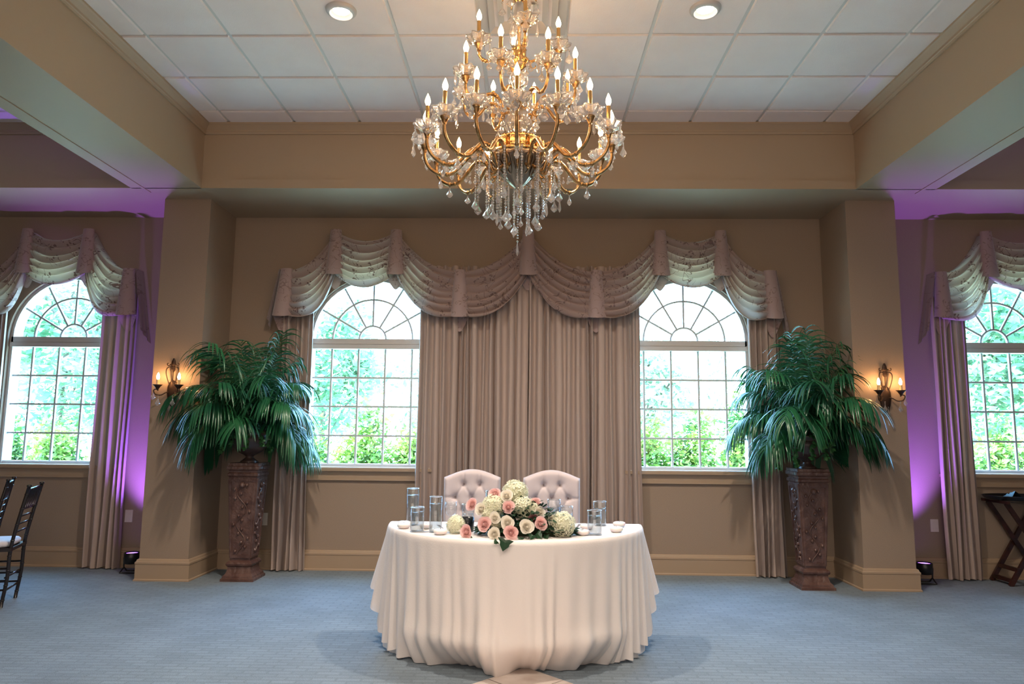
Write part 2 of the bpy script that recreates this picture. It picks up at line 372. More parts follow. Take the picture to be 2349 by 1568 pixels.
def beams():
    mb = MB()
    mb.box(-RX, RX, YB, YW, ZS, ZC+.01)
    mb.box(-RX, RX, YB-.016, YB, ZS, ZS+.085)                        # bottom band of the fascia
    for s in (-1, 1):
        a, b = sorted((s*XI+(-.025), s*XO)) if s < 0 else (XI-.03, XO)
        mb.box(a, b, -6.2, YB, ZS, ZC+.01)
        mb.box(a-.008, a, -6.2, YB, ZS, ZS+.085); mb.box(b, b+.008, -6.2, YB, ZS, ZS+.085)
        mb.box(*sorted((s*3.56, s*3.585)), -6.2, YB+.1, ZS-.006, ZS)  # thin batten under the beam
    tag(mb.build('trim_1', M['beam'], smooth=False), kind='structure')
    cr_ = MB()
    prof = [(.0, -.10), (.012, -.10), (.016, -.085), (.022, -.08), (.022, -.062), (.05, -.03), (.062, -.02), (.062, 0)]
    def crown(p0, p1, n):
        P = []
        for q in (p0, p1): P.append([(q[0]+n[0]*u, q[1]+n[1]*u, ZC+v) for u, v in prof])
        cr_.quadgrid(P)
    xl, xr = -XI-.025, XI-.03
    crown((xl, YB), (xr, YB), (0, -1)); crown((xl, -1.5), (xl, YB), (1, 0)); crown((xr, YB), (xr, -1.5), (-1, 0))
    crown((-RX, YB), (-XO, YB), (0, -1)); crown((XO, YB), (RX, YB), (0, -1)); crown((-XO, YB), (-XO, -1.5), (-1, 0)); crown((XO, -1.5), (XO, YB), (1, 0))
    tag(cr_.build('trim_2', M['beam'], smooth=False), kind='structure')
beams()
CL = (-3.53, -3.078); CR = (3.012, 3.476); YC = 6.61
for i, (a, b) in enumerate((CL, CR)):
    tag(MB().box(a, b, YC, YW+.01, 0, ZS+.01).build('wall_column_'+('left', 'right')[i], M['wall'], smooth=False), kind='structure')
BP = [(0, 0), (.030, 0), (.030, .012), (.022, .02), (.022, .145), (.026, .150), (.026, .165), (.018, .172), (.014, .185), (.010, .190), (0, .194)]
def baseboard(name, path):
    """path of (x,y) with room on the right-hand side normal"""
    mb = MB(); P = []
    n = len(path)
    for i, p in enumerate(path):
        def nor(a, b):
            d = Vector((b[0]-a[0], b[1]-a[1])).normalized(); return Vector((d.y, -d.x))
        if i == 0: nn = nor(path[0], path[1]); sc = 1
        elif i == n-1: nn = nor(path[-2], path[-1]); sc = 1
        else:
            n1, n2 = nor(path[i-1], p), nor(p, path[i+1]); nn = (n1+n2); nn = nn/nn.length; sc = 1/max(.3, nn.dot(n1))
        P.append([(p[0]+nn.x*u*sc, p[1]+nn.y*u*sc, v) for u, v in BP])
    mb.quadgrid(P); tag(mb.build(name, M['trim'], smooth=False), kind='structure')
baseboard('baseboard_left', [(-RX, YW), (CL[0], YW), (CL[0], YC), (CL[1], YC), (CL[1], YW), (0, YW)])
baseboard('baseboard_right', [(0, YW), (CR[0], YW), (CR[0], YC), (CR[1], YC), (CR[1], YW), (RX, YW)])

def window(i, wx):
    root = bpy.data.objects.new('window_%d' % (i+1), None); COL.objects.link(root); root.location = (wx, YW, ZSILL); tag(root, kind='structure')
    zt = ZT-ZSILL; h0 = 2.205-ZSILL; y = .06
    f = MB(); fw = .03
    f.box(-HW, -HW+fw, y-.02, y+.09, 0, zt); f.box(HW-fw, HW, y-.02, y+.09, 0, zt); f.box(-HW, HW, y-.01, y+.09, 0, .035)
    N = 24; P = []
    for k in range(N+1):
        a = PI*k/N; c, s_ = cos(a), sin(a)
        P.append([(r*c, yy, zt+r*s_) for r, yy in ((HW-fw, y-.02), (HW, y-.02), (HW, y+.09), (HW-fw, y+.09))])
    f.quadgrid(P, closev=True); f.build('window_frame', M['winwhite'], root, smooth=False)
    b = MB()
    b.box(-HW+.01, HW-.01, y-.035, y+.06, h0, h0+.045); b.box(-HW+.01, HW-.01, y-.02, y+.06, h0+.05, zt); b.box(-HW+.01, HW-.01, y-.01, y+.06, h0+.044, h0+.051)
    b.build('transom_bar', M['winwhite'], root, smooth=False)
    g = MB(); t = .009
    for x in (-.417, -.139, .139, .417): g.box(x-t, x+t, y+.02, y+.045, .03, h0)
    for k in range(1, 4): g.box(-HW+fw, HW-fw, y+.022, y+.043, h0-.296*k-t, h0-.296*k+t)
    for rr in (.139, .417):
        P = []
        for k in range(N+1):
            a = PI*k/N
            P.append([(r*cos(a), yy, zt+r*sin(a)) for r, yy in ((rr-t, y+.02), (rr+t, y+.02), (rr+t, y+.045), (rr-t, y+.045))])
        g.quadgrid(P, closev=True)
    for dg in (30, 60, 90, 120, 150):
        a = math.radians(dg); c, s_ = cos(a), sin(a); px, pz = -s_*t, c*t
        g.prism([(c*.139+px, zt+s_*.139+pz), (c*.139-px, zt+s_*.139-pz), (c*.62-px, zt+s_*.62-pz), (c*.62+px, zt+s_*.62+pz)], y+.022, y+.043)
    g.build('muntins', M['muntin'], root, smooth=False)
    p = MB(); p.face([(-HW+.02, y+.05, .02), (HW-.02, y+.05, .02), (HW-.02, y+.05, h0), (-HW+.02, y+.05, h0)])
    p.face([((HW-.02)*cos(PI*k/N), y+.05, zt+(HW-.02)*sin(PI*k/N)) for k in range(N+1)])
    p.build('glass_pane', M['pane'], root, smooth=False)
    s2 = MB(); s2.box(-HW-.05, HW+.05, -.055, y+.02, -.032, -.002); s2.box(-HW-.03, HW+.03, -.018, 0, -.125, -.032); s2.box(-HW-.03, HW+.03, -.026, 0, -.05, -.032); s2.box(-HW-.03, HW+.03, -.024, 0, -.125, -.11)
    s2.build('window_sill', M['winwhite'] if False else M['trim'], root, smooth=False)
    s3 = MB(); s3.box(-HW, HW, -.045, y, -.002, .006); s3.build('sill_top', M['winwhite'], root, smooth=False)
for i, wx in enumerate(WX): window(i, wx)

# marble inlay: diamond-laid tiles starting in front of the table
def inlay():
    mb = MB(); mb.k = 0
    c = Vector((.0, 4.38)); u = Vector((-.7071, -.7071)); v = Vector((.7071, -.7071)); n = 4; t = .30
    def q(a, b, z): p = c+u*a+v*b; return (p.x, p.y, z)
    mb.face([q(-.0, 0, .002), q(n*t, 0, .002), q(n*t, n*t, .002), q(0, n*t, .002)])
    mb.k = 1
    for i in range(n):
        for j in range(n):
            a0, a1, b0, b1 = i*t+.003, (i+1)*t-.003, j*t+.003, (j+1)*t-.003
            mb.face([q(a0, b0, .004), q(a1, b0, .004), q(a1, b1, .004), q(a0, b1, .004)])
    tag(mb.build('trim_3', [M['grout'], M['marble']], smooth=False), kind='structure')
inlay()

# ------------------------------------------------------------------ ceiling fittings
def downlight(x, y, label):
    t = thing('recessed_downlight', label, 'ceiling light', (x, y, ZC-.034), group='recessed lights in the coffered ceiling')
    MB().lathe([(.074, .012), (.078, .0), (.100, .016), (.104, .024), (.104, .030)], n=32, cap=False).build('trim_ring', M['winwhite'], t)
    MB().lathe([(.050, .028), (.062, .024), (.072, .012), (.077, .001)], n=32, cap=False).build('reflector', M['winwhite'], t)
    MB().lathe([(1e-5, .018), (.040, .020), (.060, .027)], n=24, cap=False).build('lamp_face', M['lens'], t)
    lamp('down_spot', 'SPOT', (x, y, ZC-.045), 300, (1, .86, .72), direction=(0, 0, -1), spot_size=2.5, spot_blend=.8, shadow_soft_size=.06)
downlight(-1.28, 4.485, 'round recessed downlight in a ceiling tile left of the chandelier')
downlight(1.18, 4.485, 'round recessed downlight in a ceiling tile right of the chandelier')
def vent():
    cx, cy = GX+4.5*T, GY-2.5*T
    t = thing('air_diffuser', 'square white louvred air diffuser in the ceiling behind the chandelier', 'air vent', (cx, cy, ZC-.004))
    def ring(mb, r0, r1, z0, z1):
        P = []
        for sx, sy in ((-1, -1), (1, -1), (1, 1), (-1, 1)): P.append([(sx*r0, sy*r0, z0), (sx*r1, sy*r1, z1), (sx*r1, sy*r1, z1+.003), (sx*r0, sy*r0, z0+.003)])
        mb.quadgrid(P, closeu=True, closev=True)
    m1 = MB(); ring(m1, .24, .30, -.004, -.006); m1.build('frame', M['winwhite'], t, smooth=False)
    for r in (.235, .17, .105):
        m2 = MB(); ring(m2, r-.055, r, .012, -.03); m2.build('louvre', M['winwhite'], t, smooth=False)
    m3 = MB(); m3.box(-.05, .05, -.05, .05, -.012, -.006); m3.build('centre_plate', M['winwhite'], t, smooth=False)
vent()

# ------------------------------------------------------------------ drapery
def drape(name, x0, x1, ztop, label, group, seed, zb=.012, yc=7.128, amp=.052, npl=None, flare=0., group_=None):
    rr = random.Random(seed); wdt = x1-x0
    npl = npl or max(4, int(wdt/.08))
    # pleat phase: cumulative random widths
    ed = [0.]
    for k in range(npl): ed.append(ed[-1]+rr.uniform(.55, 1.5))
    ed = [e/ed[-1] for e in ed]; am = [rr.uniform(.55, 1.15) for _ in range(npl)]
    nx = npl*20; P = []; nz_ = 26
    for j in range(nz_+1):
        tz = j/nz_; z = ztop+(zb-ztop)*tz; row = []
        for i in range(nx+1):
            u = i/nx; k = 0
            while k < npl-1 and u > ed[k+1]: k += 1
            ph = (u-ed[k])/(ed[k+1]-ed[k])
            wd = .56+.12*sin(k*2.7+seed)                   # share of the pleat that stands forward
            if ph < wd: s_ = .45+.55*max(0, sin(PI*ph/wd))**.6
            else: s_ = .45-1.45*max(0, sin(PI*(ph-wd)/(1-wd)))**.7
            env = (.75+.35*tz)
            y = yc-am[k]*amp*s_*env+.006*sin(9*u+3*tz+seed)
            xw = x0+wdt*u+flare*tz*(u-.5)*wdt+.010*sin(2.2*tz*PI+k*1.7)*tz+.006*cos(2*PI*ph)
            row.append((xw, y, z+(.006*sin(12*u) if j == nz_ else 0)))
        P.append(row)
    mb = MB(); mb.quadgrid(P)
    o = mb.build(name, M['drape']); tag(o, label, 'curtain', group); return o
drape('drape_panel', -1.10, .004, 3.05, 'wide taupe pleated drape hanging behind the left white chair', 'taupe floor-length drapes', 3, npl=13)
drape('drape_panel', .008, 1.125, 3.05, 'wide taupe pleated drape hanging behind the right white chair', 'taupe floor-length drapes', 5, npl=13)
drape('drape_panel', -2.50, -2.19, 2.75, 'narrow taupe drape between the left palm and the left centre window', 'taupe floor-length drapes', 8, npl=5)
drape('drape_panel', 2.20, 2.50, 2.75, 'narrow taupe drape between the right centre window and the right palm', 'taupe floor-length drapes', 9, npl=5)
drape('drape_panel', -4.37, -4.02, 2.75, 'taupe drape at the far left window, beside the purple lit column', 'taupe floor-length drapes', 12, npl=5)
drape('drape_panel', 4.02, 4.36, 2.75, 'taupe drape at the far right window, beside the purple lit wall', 'taupe floor-length drapes', 15, npl=6)
drape('drape_panel', -5.55, -5.38, 2.75, 'taupe drape edge at the left side of the far left window', 'taupe floor-length drapes', 17, npl=4)

def swag(parent, x0, t0, b0, x1, t1, b1, sagt, sagb, seed, skew=0):
    rr = random.Random(seed); nu, nv = 44, 60; P = []; nf = 6.5
    ph = rr.uniform(0, 6); ph2 = rr.uniform(0, 6)
    for i in range(nu+1):
        u = i/nu; row = []
        if skew: w_ = 1-(1-u)**2.2 if t0 > t1 else u**2.2; wb = 1-(1-u)**skew if t0 > t1 else u**skew
        else: w_ = wb = u
        zt = t0+(t1-t0)*w_-sagt*4*u*(1-u); zb = b0+(b1-b0)*wb-sagb*4*u*(1-u)
        env = sin(PI*min(1, max(0, u)))**.6
        row.append((x0+(x1-x0)*u, YW-.015, zt-.002))
        for j in range(nv+1):
            v = j/nv
            q = v*nf*2*PI+ph+1.3*sin(2.6*u+ph2)+.9*sin(7*v+3*u)
            f = 2*abs(sin(q/2))**.8-1
            A = .025*(.5+.5*env)+.008*sin(5*v+ph2)
            y = YW-.145-.055*env*(.35+.65*v)-A*f*(1 if v > .02 else 0)+.004*sin(31*u+9*v)*(1-env)
            dz = -.014*cos(q)*env
            row.append((x0+(x1-x0)*u, y, zt+(zb-zt)*v+dz*(1 if .03 < v < .985 else 0)))
        row.append((x0+(x1-x0)*u, YW-.10, zb+.03))
        P.append(row)
    MB().quadgrid(P).build('swag', M['swag'], parent)
def jabot(parent, x, zt, zb, w0=.055, w1=.095, lean=0, tail=.13, yc=7.045):
    n = 36; m = 14; P = []
    for j in range(m+1):
        t = j/m; row = []
        for k in range(n):
            a = 2*PI*k/n; c, s_ = cos(a), sin(a)
            fr = (1-s_)/2                               # 1 at front (-y)
            z = zt+(zb-tail*max(0, s_)**3+.02*abs(c)**3-zt)*t
            r = w0+(w1-w0)*t**1.1
            ry = (.035+.045*t)
            rip = 1+.05*sin(3*a+1)*t
            row.append((x+lean*t+r*c*rip, yc+.01+ry*s_*(.8 if s_ > 0 else 1)*rip, z))
        P.append(row)
    mb = MB(); mb.quadgrid(P, closev=True); b = len(mb.v)
    mb.face([(x+w0*cos(2*PI*k/n), yc+.01+.035*sin(2*PI*k/n), zt) for k in range(n)])
    mb.build('jabot', M['jabot'], parent)
def endcap(parent, x, s, zt, zb):
    """pleated return piece at the valance end, running back to the wall"""
    P = []
    for j in range(13):
        t = j/12; row = []
        for k in range(9):
            q = k/8; y = 7.03+(YW-.02-7.03)*q
            z = zt+(zb+(-.12+.0)*q-zt)*t
            row.append((x+s*(.02+.10*t+.02*q*t+.008*sin(q*14)*t), y, z))
        P.append(row)
    MB().quadgrid(P).build('return_panel', M['jabot'], parent)
HI, LO = 3.41, 2.995; BH, BL = 2.93, 2.50
def valance(name, label, jx, loc):
    """jx: list of (x, 'h'/'l')"""
    t = thing(name, label, 'valance', (0, 0, 0), group='swagged window valances')
    for i in range(len(jx)-1):
        (xa, ka), (xb, kb) = jx[i], jx[i+1]
        ta, tb = (HI if ka == 'h' else LO), (HI if kb == 'h' else LO); ba, bb = (BH if ka == 'h' else BL), (BH if kb == 'h' else BL)
        if ka == kb: st, sb, sk = .11, .14, 0
        else:
            st, sb, sk = .0, .035, (4.2 if abs(xa-xb) < .55 else 2.8)
        swag(t, xa, ta-.01, ba+.02, xb, tb-.01, bb+.02, st, sb, int(100*xa)+i, sk)
    return t
v = valance('window_valance', 'long mauve embroidered swag valance across the two centre windows', [(-2.46, 'l'), (-1.97, 'h'), (-1.35, 'h'), (-.69, 'l'), (0, 'h'), (.69, 'l'), (1.34, 'h'), (1.95, 'h'), (2.43, 'l')], None)
for x, k, ln in ((-1.97, 'h', 0), (-1.35, 'h', 0), (-.69, 'l', 0), (0, 'h', 0), (.69, 'l', 0), (1.34, 'h', 0), (1.95, 'h', 0)):
    jabot(v, x, HI if k == 'h' else LO, BH if k == 'h' else BL, lean=ln)
jabot(v, -2.46, LO+.005, 2.50, .06, .10, -.03, .17); endcap(v, -2.51, -1, LO, 2.50)
jabot(v, 2.43, LO+.005, 2.50, .06, .09, .03, .17); endcap(v, 2.47, 1, LO, 2.42)
v = valance('window_valance', 'mauve swag valance over the far left window, its right end lit purple', [(-5.56, 'l'), (-5.18, 'h'), (-4.54, 'h'), (-4.08, 'l')], None)
for x in (-5.18, -4.54): jabot(v, x, HI, BH, lean=0)
jabot(v, -4.09, LO, 2.50, .06, .10, 0, .16); endcap(v, -4.03, 1, LO, 2.36); jabot(v, -5.56, LO, 2.5)
v = valance('window_valance', 'mauve swag valance over the far right window, its left end lit purple', [(4.12, 'l'), (4.60, 'h'), (5.20, 'h'), (5.66, 'l')], None)
for x in (4.60, 5.20): jabot(v, x, HI, BH, lean=0)
jabot(v, 4.13, LO, 2.52, .055, .09, 0, .16); endcap(v, 4.08, -1, LO, 2.40)

# ------------------------------------------------------------------ head table
TX, TY, TR = -.075, 4.97, .85
def perim(s):
    """s in 0..1 along the half-round outline: back-left corner -> front arc -> back-right corner -> straight back; returns point, outward normal, theta"""
    La = PI*TR; Lb = 2*TR; d = s*(La+Lb)
    if d <= La:
        th = -PI/2+d/TR
        nx, ny = sin(th), -cos(th)
        return (TX+TR*nx, TY+TR*ny), (nx, ny), th
    q = (d-La)/Lb
    nx, ny = 0, 1
    if q < .08: a = q/.08*PI/2; nx, ny = cos(a), sin(a)
    if q > .92: a = (1-q)/.08*PI/2; nx, ny = -cos(a), sin(a)
    return (TX+TR*(1-2*q), TY), (nx, ny), PI/2+q*PI
def tablecloth(name, label, ztop, dz, seed, amp, m, off=0, hemshift=0):
    N = 420; mz = 34; rr = random.Random(seed); P = []
    # irregular fold phase
    kn = 46; wts = [rr.uniform(.6, 1.5) for _ in range(kn)]; tot = sum(wts); cum = [0]
    for q in wts: cum.append(cum[-1]+q/tot)
    amps = [rr.uniform(.4, 1.2) for _ in range(kn)]
    cols = []
    for i in range(N):
        s = i/N; (px, py), (nx, ny), th = perim(s)
        k = 0
        while k < kn-1 and s > cum[k+1]: k += 1
        ph = (s-cum[k])/(cum[k+1]-cum[k]); a = amps[k]
        fold = (.5-.5*cos(2*PI*ph))
        at = abs(th) if th <= PI/2 else PI/2
        deg = math.degrees(at)
        front = max(0, 1-deg/62)
        if th <= PI/2: hem = 0 if deg < 48 else .20*((deg-48)/42)**1.5
        else: hem = .20
        hem += .17*max(0, 1-abs(deg-90)/16) if th <= PI/2 else .0
        if th > PI/2: hem = .26
        hem = max(0, hem+hemshift)
        side = min(1, max(0, (deg-62)/28)); sd2 = min(1, max(0, (deg-38)/30))
        A = amp*a*(.42+.75*sd2)
        col = []
        lz = ztop-(hem+.004)
        for j in range(mz+1):
            t = j/mz
            z = ztop-lz*t
            out = .006+off+.085*side*t**1.1-.02*(1-side)*t+A*(fold-.3)*t**.8
            # broad soft diagonal folds on the front
            out += front*.026*sin(8*th+2.4*t)*t+front*.030*sin(19*th-3.5*t+1)*t**1.6
            if front > 0 and hem < .01:
                tuck = min(1, front*2.2)
                if t > .74: out -= tuck*.19*((t-.74)/.26)**1.5*(.85+.25*sin(11*th))
                out += tuck*.012*math.exp(-((t-.78)/.1)**2)
            r_ = min(1, t/.02); z += .0
            col.append((px+nx*out, py+ny*out, z+(.010*a*cos(2*PI*ph) if j == mz and hem > .01 else 0)))
        cols.append(col)
    # top: rings shrinking to centre line
    mb = MB(); top = []
    for i in range(N):
        (px, py), (nx, ny), th = perim(i/N); cx_, cy_ = TX, TY-.36
        top.append([(cx_+(px-cx_)*f+nx*.004*(f > .98), cy_+(py-cy_)*f+ny*.004*(f > .98), ztop+.004) for f in (.02, .3, .55, .75, .9, .985)])
    Pall = [top[i]+[(top[i][-1][0]+(cols[i][1][0]-top[i][-1][0])*.55, top[i][-1][1]+(cols[i][1][1]-top[i][-1][1])*.55, ztop+.002)]+cols[i][1:] for i in range(N)]
    mb.quadgrid(Pall, closeu=True)
    o = mb.build(name, m); tag(o, label, 'tablecloth'); return o
t = thing('half_round_table', 'half-round folding table hidden under the white tablecloth', 'table', (TX, TY, 0))
mb = MB(); pts = [(TR*.985*sin(-PI/2+PI*k/30), -TR*.985*cos(-PI/2+PI*k/30)) for k in range(31)]
mb.face([(x, y, .735) for x, y in pts]); mb.face([(x, y, .71) for x, y in reversed(pts)])
mb.quadgrid([[(x, y, .71), (x, y, .735)] for x, y in pts], closeu=True); mb.build('tabletop', M['redwood'], t, smooth=False)
for x, y in ((-.6, -.12), (.6, -.12), (-.25, -.45), (.25, -.45)): MB().tube([(x, y, 0), (x, y, .71)], .014, 8).build('leg', M['black'], t)
ZTB = .758
tablecloth('tablecloth', 'white linen tablecloth pooling on the carpet in front of the half-round table', ZTB-.004, 0, 21, .060, M['linen'])
tablecloth('tablecloth', 'thin white underlay cloth showing below the hem of the tablecloth', ZTB-.014, 0, 33, .030, M['linen2'], off=-.012, hemshift=-.07)

# ------------------------------------------------------------------ tufted chairs
def dining_chair(x, y, label):
    t = thing('tufted_chair', label, 'chair', (x, y, 0), group='pale tufted chairs behind the table')
    W = .222; H0, H1 = .40, 1.058
    but = [(-.063, .962), (.063, .962), (-.13, .862), (-.0, .862), (.13, .862), (-.063, .762), (.063, .762)]
    nx, nz_ = 60, 60; P = []; Pb = []
    def top(xx):
        q = abs(xx)/W
        return 1.012+.062*cos(min(1, q)*PI/2)**1.1 if q < 1 else 1.012
    def yy_(xx, z): # front surface = facing table (-y): chairs face the camera? seats face the table
        lean = .10*(z-H0)
        edge = min((W-abs(xx))/.03, (top(xx)-z)/.03, 1); edge = max(edge, 0)
        puff = .055*math.sqrt(max(0, 1-(1-edge)**2))
        d = 0
        for bx, bz in but:
            rr2 = ((xx-bx)**2+(z-bz)**2); d += .030*math.exp(-rr2/.00035)+.014*math.exp(-rr2/.0025)
        def seg(ax, az, cx, cz):
            L2 = (cx-ax)**2+(cz-az)**2; q = max(0, min(1, ((xx-ax)*(cx-ax)+(z-az)*(cz-az))/L2)); return (xx-ax-q*(cx-ax))**2+(z-az-q*(cz-az))**2
        g = 1e9
        for a, b in ((0, 2), (0, 3), (1, 3), (1, 4), (2, 5), (3, 5), (3, 6), (4, 6)): g = min(g, seg(*but[a], *but[b]))
        for b in (0, 1): g = min(g, seg(but[b][0], but[b][1], but[b][0], 1.07))
        for b, sx in ((2, -1), (4, 1)): g = min(g, seg(but[b][0], but[b][1], sx*W, but[b][1]))
        d += .009*math.exp(-g/.00005)
        return lean-puff+d
    for i in range(nx+1):
        xx = -W+2*W*i/nx; tp = top(xx)
        P.append([(xx*(1-.04*(1-j/nz_)), yy_(xx, H0+(tp-H0)*j/nz_), H0+(tp-H0)*j/nz_) for j in range(nz_+1)])
        Pb.append([(xx*(1-.04*(1-j/nz_)), .035+.10*(H0+(tp-H0)*j/nz_-H0), H0+(tp-H0)*j/nz_) for j in range(nz_+1)])
    mb = MB(); mb.quadgrid(P); mb.quadgrid([r[::-1] for r in Pb])
    edge = [P[0][j] for j in range(nz_+1)]+[P[i][-1] for i in range(nx+1)]+[P[nx][j] for j in range(nz_, -1, -1)]
    edb = [Pb[0][j] for j in range(nz_+1)]+[Pb[i][-1] for i in range(nx+1)]+[Pb[nx][j] for j in range(nz_, -1, -1)]
    mb.quadgrid([edge, edb]); mb.build('backrest', M['chairfab'], t)
    for bx, bz in but[:7]:
        MB().ball((bx, yy_(bx, bz)-.004, bz), .0105, 12, 6, (1, .6, 1)).build('button', M['button'], t)
    s_ = MB(); P = []
    for k in range(5):
        z, sc = ((.38, .97), (.39, 1), (.46, 1), (.48, .97), (.485, .9))[k]
        P.append([(.235*sc*(abs(cos(a))**.25)*(1 if cos(a) > 0 else -1), -.22+.23*sc*(abs(sin(a))**.25)*(1 if sin(a) > 0 else -1), z) for a in [2*PI*q/32 for q in range(32)]])
    s_.quadgrid(P, closev=True); s_.f.append(tuple(len(s_.v)-32+q for q in range(32))); s_.m.append(0); s_.build('seat', M['chairfab'], t)
    for sx in (-1, 1):
        MB().tube([(sx*.2, .0, .40), (sx*.2, .05, .2), (sx*.2, .09, 0)], [.022, .019, .015], 4).build('leg', M['darkwood'], t)
        MB().tube([(sx*.2, -.41, .39), (sx*.2, -.41, 0)], [.022, .015], 4).build('leg', M['darkwood'], t)
dining_chair(-.428, 5.62, 'pale tufted upholstered chair, the left one behind the white table')
dining_chair(.196, 5.62, 'pale tufted upholstered chair, the right one behind the white table')
#PART2
# ------------------------------------------------------------------ pedestals with urns and palms
def lerp(a, b, t): return a+(b-a)*t
def pedestal(x, y, label):
    t = thing('pedestal', label, 'pedestal', (x, y, 0), group='carved pedestals under the palms')
    def sq(prof, name):
        P = [[(sx*r, sy*r, z) for sx, sy in ((-1, -1), (1, -1), (1, 1), (-1, 1))] for r, z in prof]
        mb = MB(); mb.quadgrid(P, closev=True); b = len(P)-1
        mb.f.append((3, 2, 1, 0)); mb.f.append(tuple(4*b+k for k in range(4))); mb.m += [0, 0]
        return mb.build(name, M['pedestal'], t, smooth=False)
    sq([(.152, 0), (.152, .022), (.140, .030), (.138, .045), (.118, .065), (.108, .10), (.106, .125), (.118, .135), (.122, .150), (.114, .165), (.094, .178), (.096, .19)], 'base')
    sq([(.094, .19), (.130, .935)], 'shaft')
    sq([(.130, .935), (.142, .945), (.142, .965), (.130, .975), (.132, .99), (.150, 1.005), (.150, 1.03), (.142, 1.036), (.142, 1.06)], 'cap')
    for q in range(4):                                   # raised frame and carved vine on every face
        mb = MB()
        def F(u, z, d):
            r = lerp(.094, .130, (z-.19)/.745); X, Y = u*r, -(r+d)
            a = q*PI/2; return (X*cos(a)-Y*sin(a), X*sin(a)+Y*cos(a), z)
        for u0, u1, z0, z1 in ((-.98, -.80, .2, .925), (.80, .98, .2, .925), (-.8, .8, .2, .225), (-.8, .8, .895, .925)):
            P = [[F(u0, z0, 0), F(u1, z0, 0), F(u1, z1, 0), F(u0, z1, 0)], [F(u0, z0, .008), F(u1, z0, .008), F(u1, z1, .008), F(u0, z1, .008)]]
            mb.quadgrid(P, closev=True); mb.face(P[1])
        mb.build('face_frame', M['pedestal'], t, smooth=False)
        mc = MB(); path = [F(.38*sin(z*22+q), z, .004) for z in [.24+.01*k for k in range(65)]]
        mc.tube(path, .0055, 5)
        for k in range(16):
            z = .26+.04*k; s_ = 1 if k % 2 else -1; u = .38*sin(z*22+q)+s_*.30
            p = F(max(-.66, min(.66, u)), z, .004); mc.ball(p, .013, 8, 5, (1, 1, 1.3))
        mc.ball(F(0, .86, .002), .028, 10, 6); mc.build('vine_relief', M['pedestal'], t)
    return t

def leaf_strip(mb, p, d, up, L, W, droop, n=5, clamp=None):
    d = d.normalized(); side = d.cross(up)
    if side.length < 1e-3: side = Vector((1, 0, 0))
    side.normalize(); P = []; pos = Vector(p); cur = d.copy()
    for i in range(n+1):
        t = i/n; w_ = W*(sin(PI*min(1, .12+.88*t))**.7)*(1 if t < 1 else .05)
        nrm = cur.cross(side).normalized()
        row = [pos-side*w_+nrm*w_*.35, pos, pos+side*w_+nrm*w_*.35]
        if clamp: row = [clamp(q) for q in row]
        P.append(row)
        cur = (cur+Vector((0, 0, -droop/n))).normalized(); pos = pos+cur*(L/n)
    mb.quadgrid(P)
def frond(c, az, el, L, droop, clamp, rr, ll=.30, nl=25):
    mb = MB(); d = Vector((cos(az)*cos(el), sin(az)*cos(el), sin(el))); pos = Vector(c); pts = [pos.copy()]; dirs = [d.copy()]; N = 14
    for i in range(N):
        d = (d+Vector((0, 0, -droop*(i/N)**.8/N*2))).normalized(); pos = pos+d*(L/N); pts.append(pos.copy()); dirs.append(d.copy())
    pp = [clamp(q) for q in pts]
    mb.tube(pp, [.006*(1-.75*i/N) for i in range(N+1)], 5)
    for k in range(nl):
        t = .26+.74*k/(nl-1); f = t*N; i = min(N-1, int(f)); p = pts[i].lerp(pts[i+1], f-i); dd = dirs[i].lerp(dirs[min(N, i+1)], f-i).normalized()
        sd = dd.cross(Vector((0, 0, 1)))
        if sd.length < .05: sd = Vector((-sin(az), cos(az), 0))
        sd.normalize(); upv = sd.cross(dd).normalized()
        l = ll*(.55+.6*sin(PI*min(1, (t-.2)*1.05)))*rr.uniform(.85, 1.12)
        for s_ in (-1, 1):
            v = sd*s_*(.95-.40*t)+dd*(.30+.45*t)+upv*rr.uniform(.05, .35)
            leaf_strip(mb, p, v, upv, l, .0100*rr.uniform(.85, 1.2), rr.uniform(1.5, 3.2), 6, clamp)
    return mb
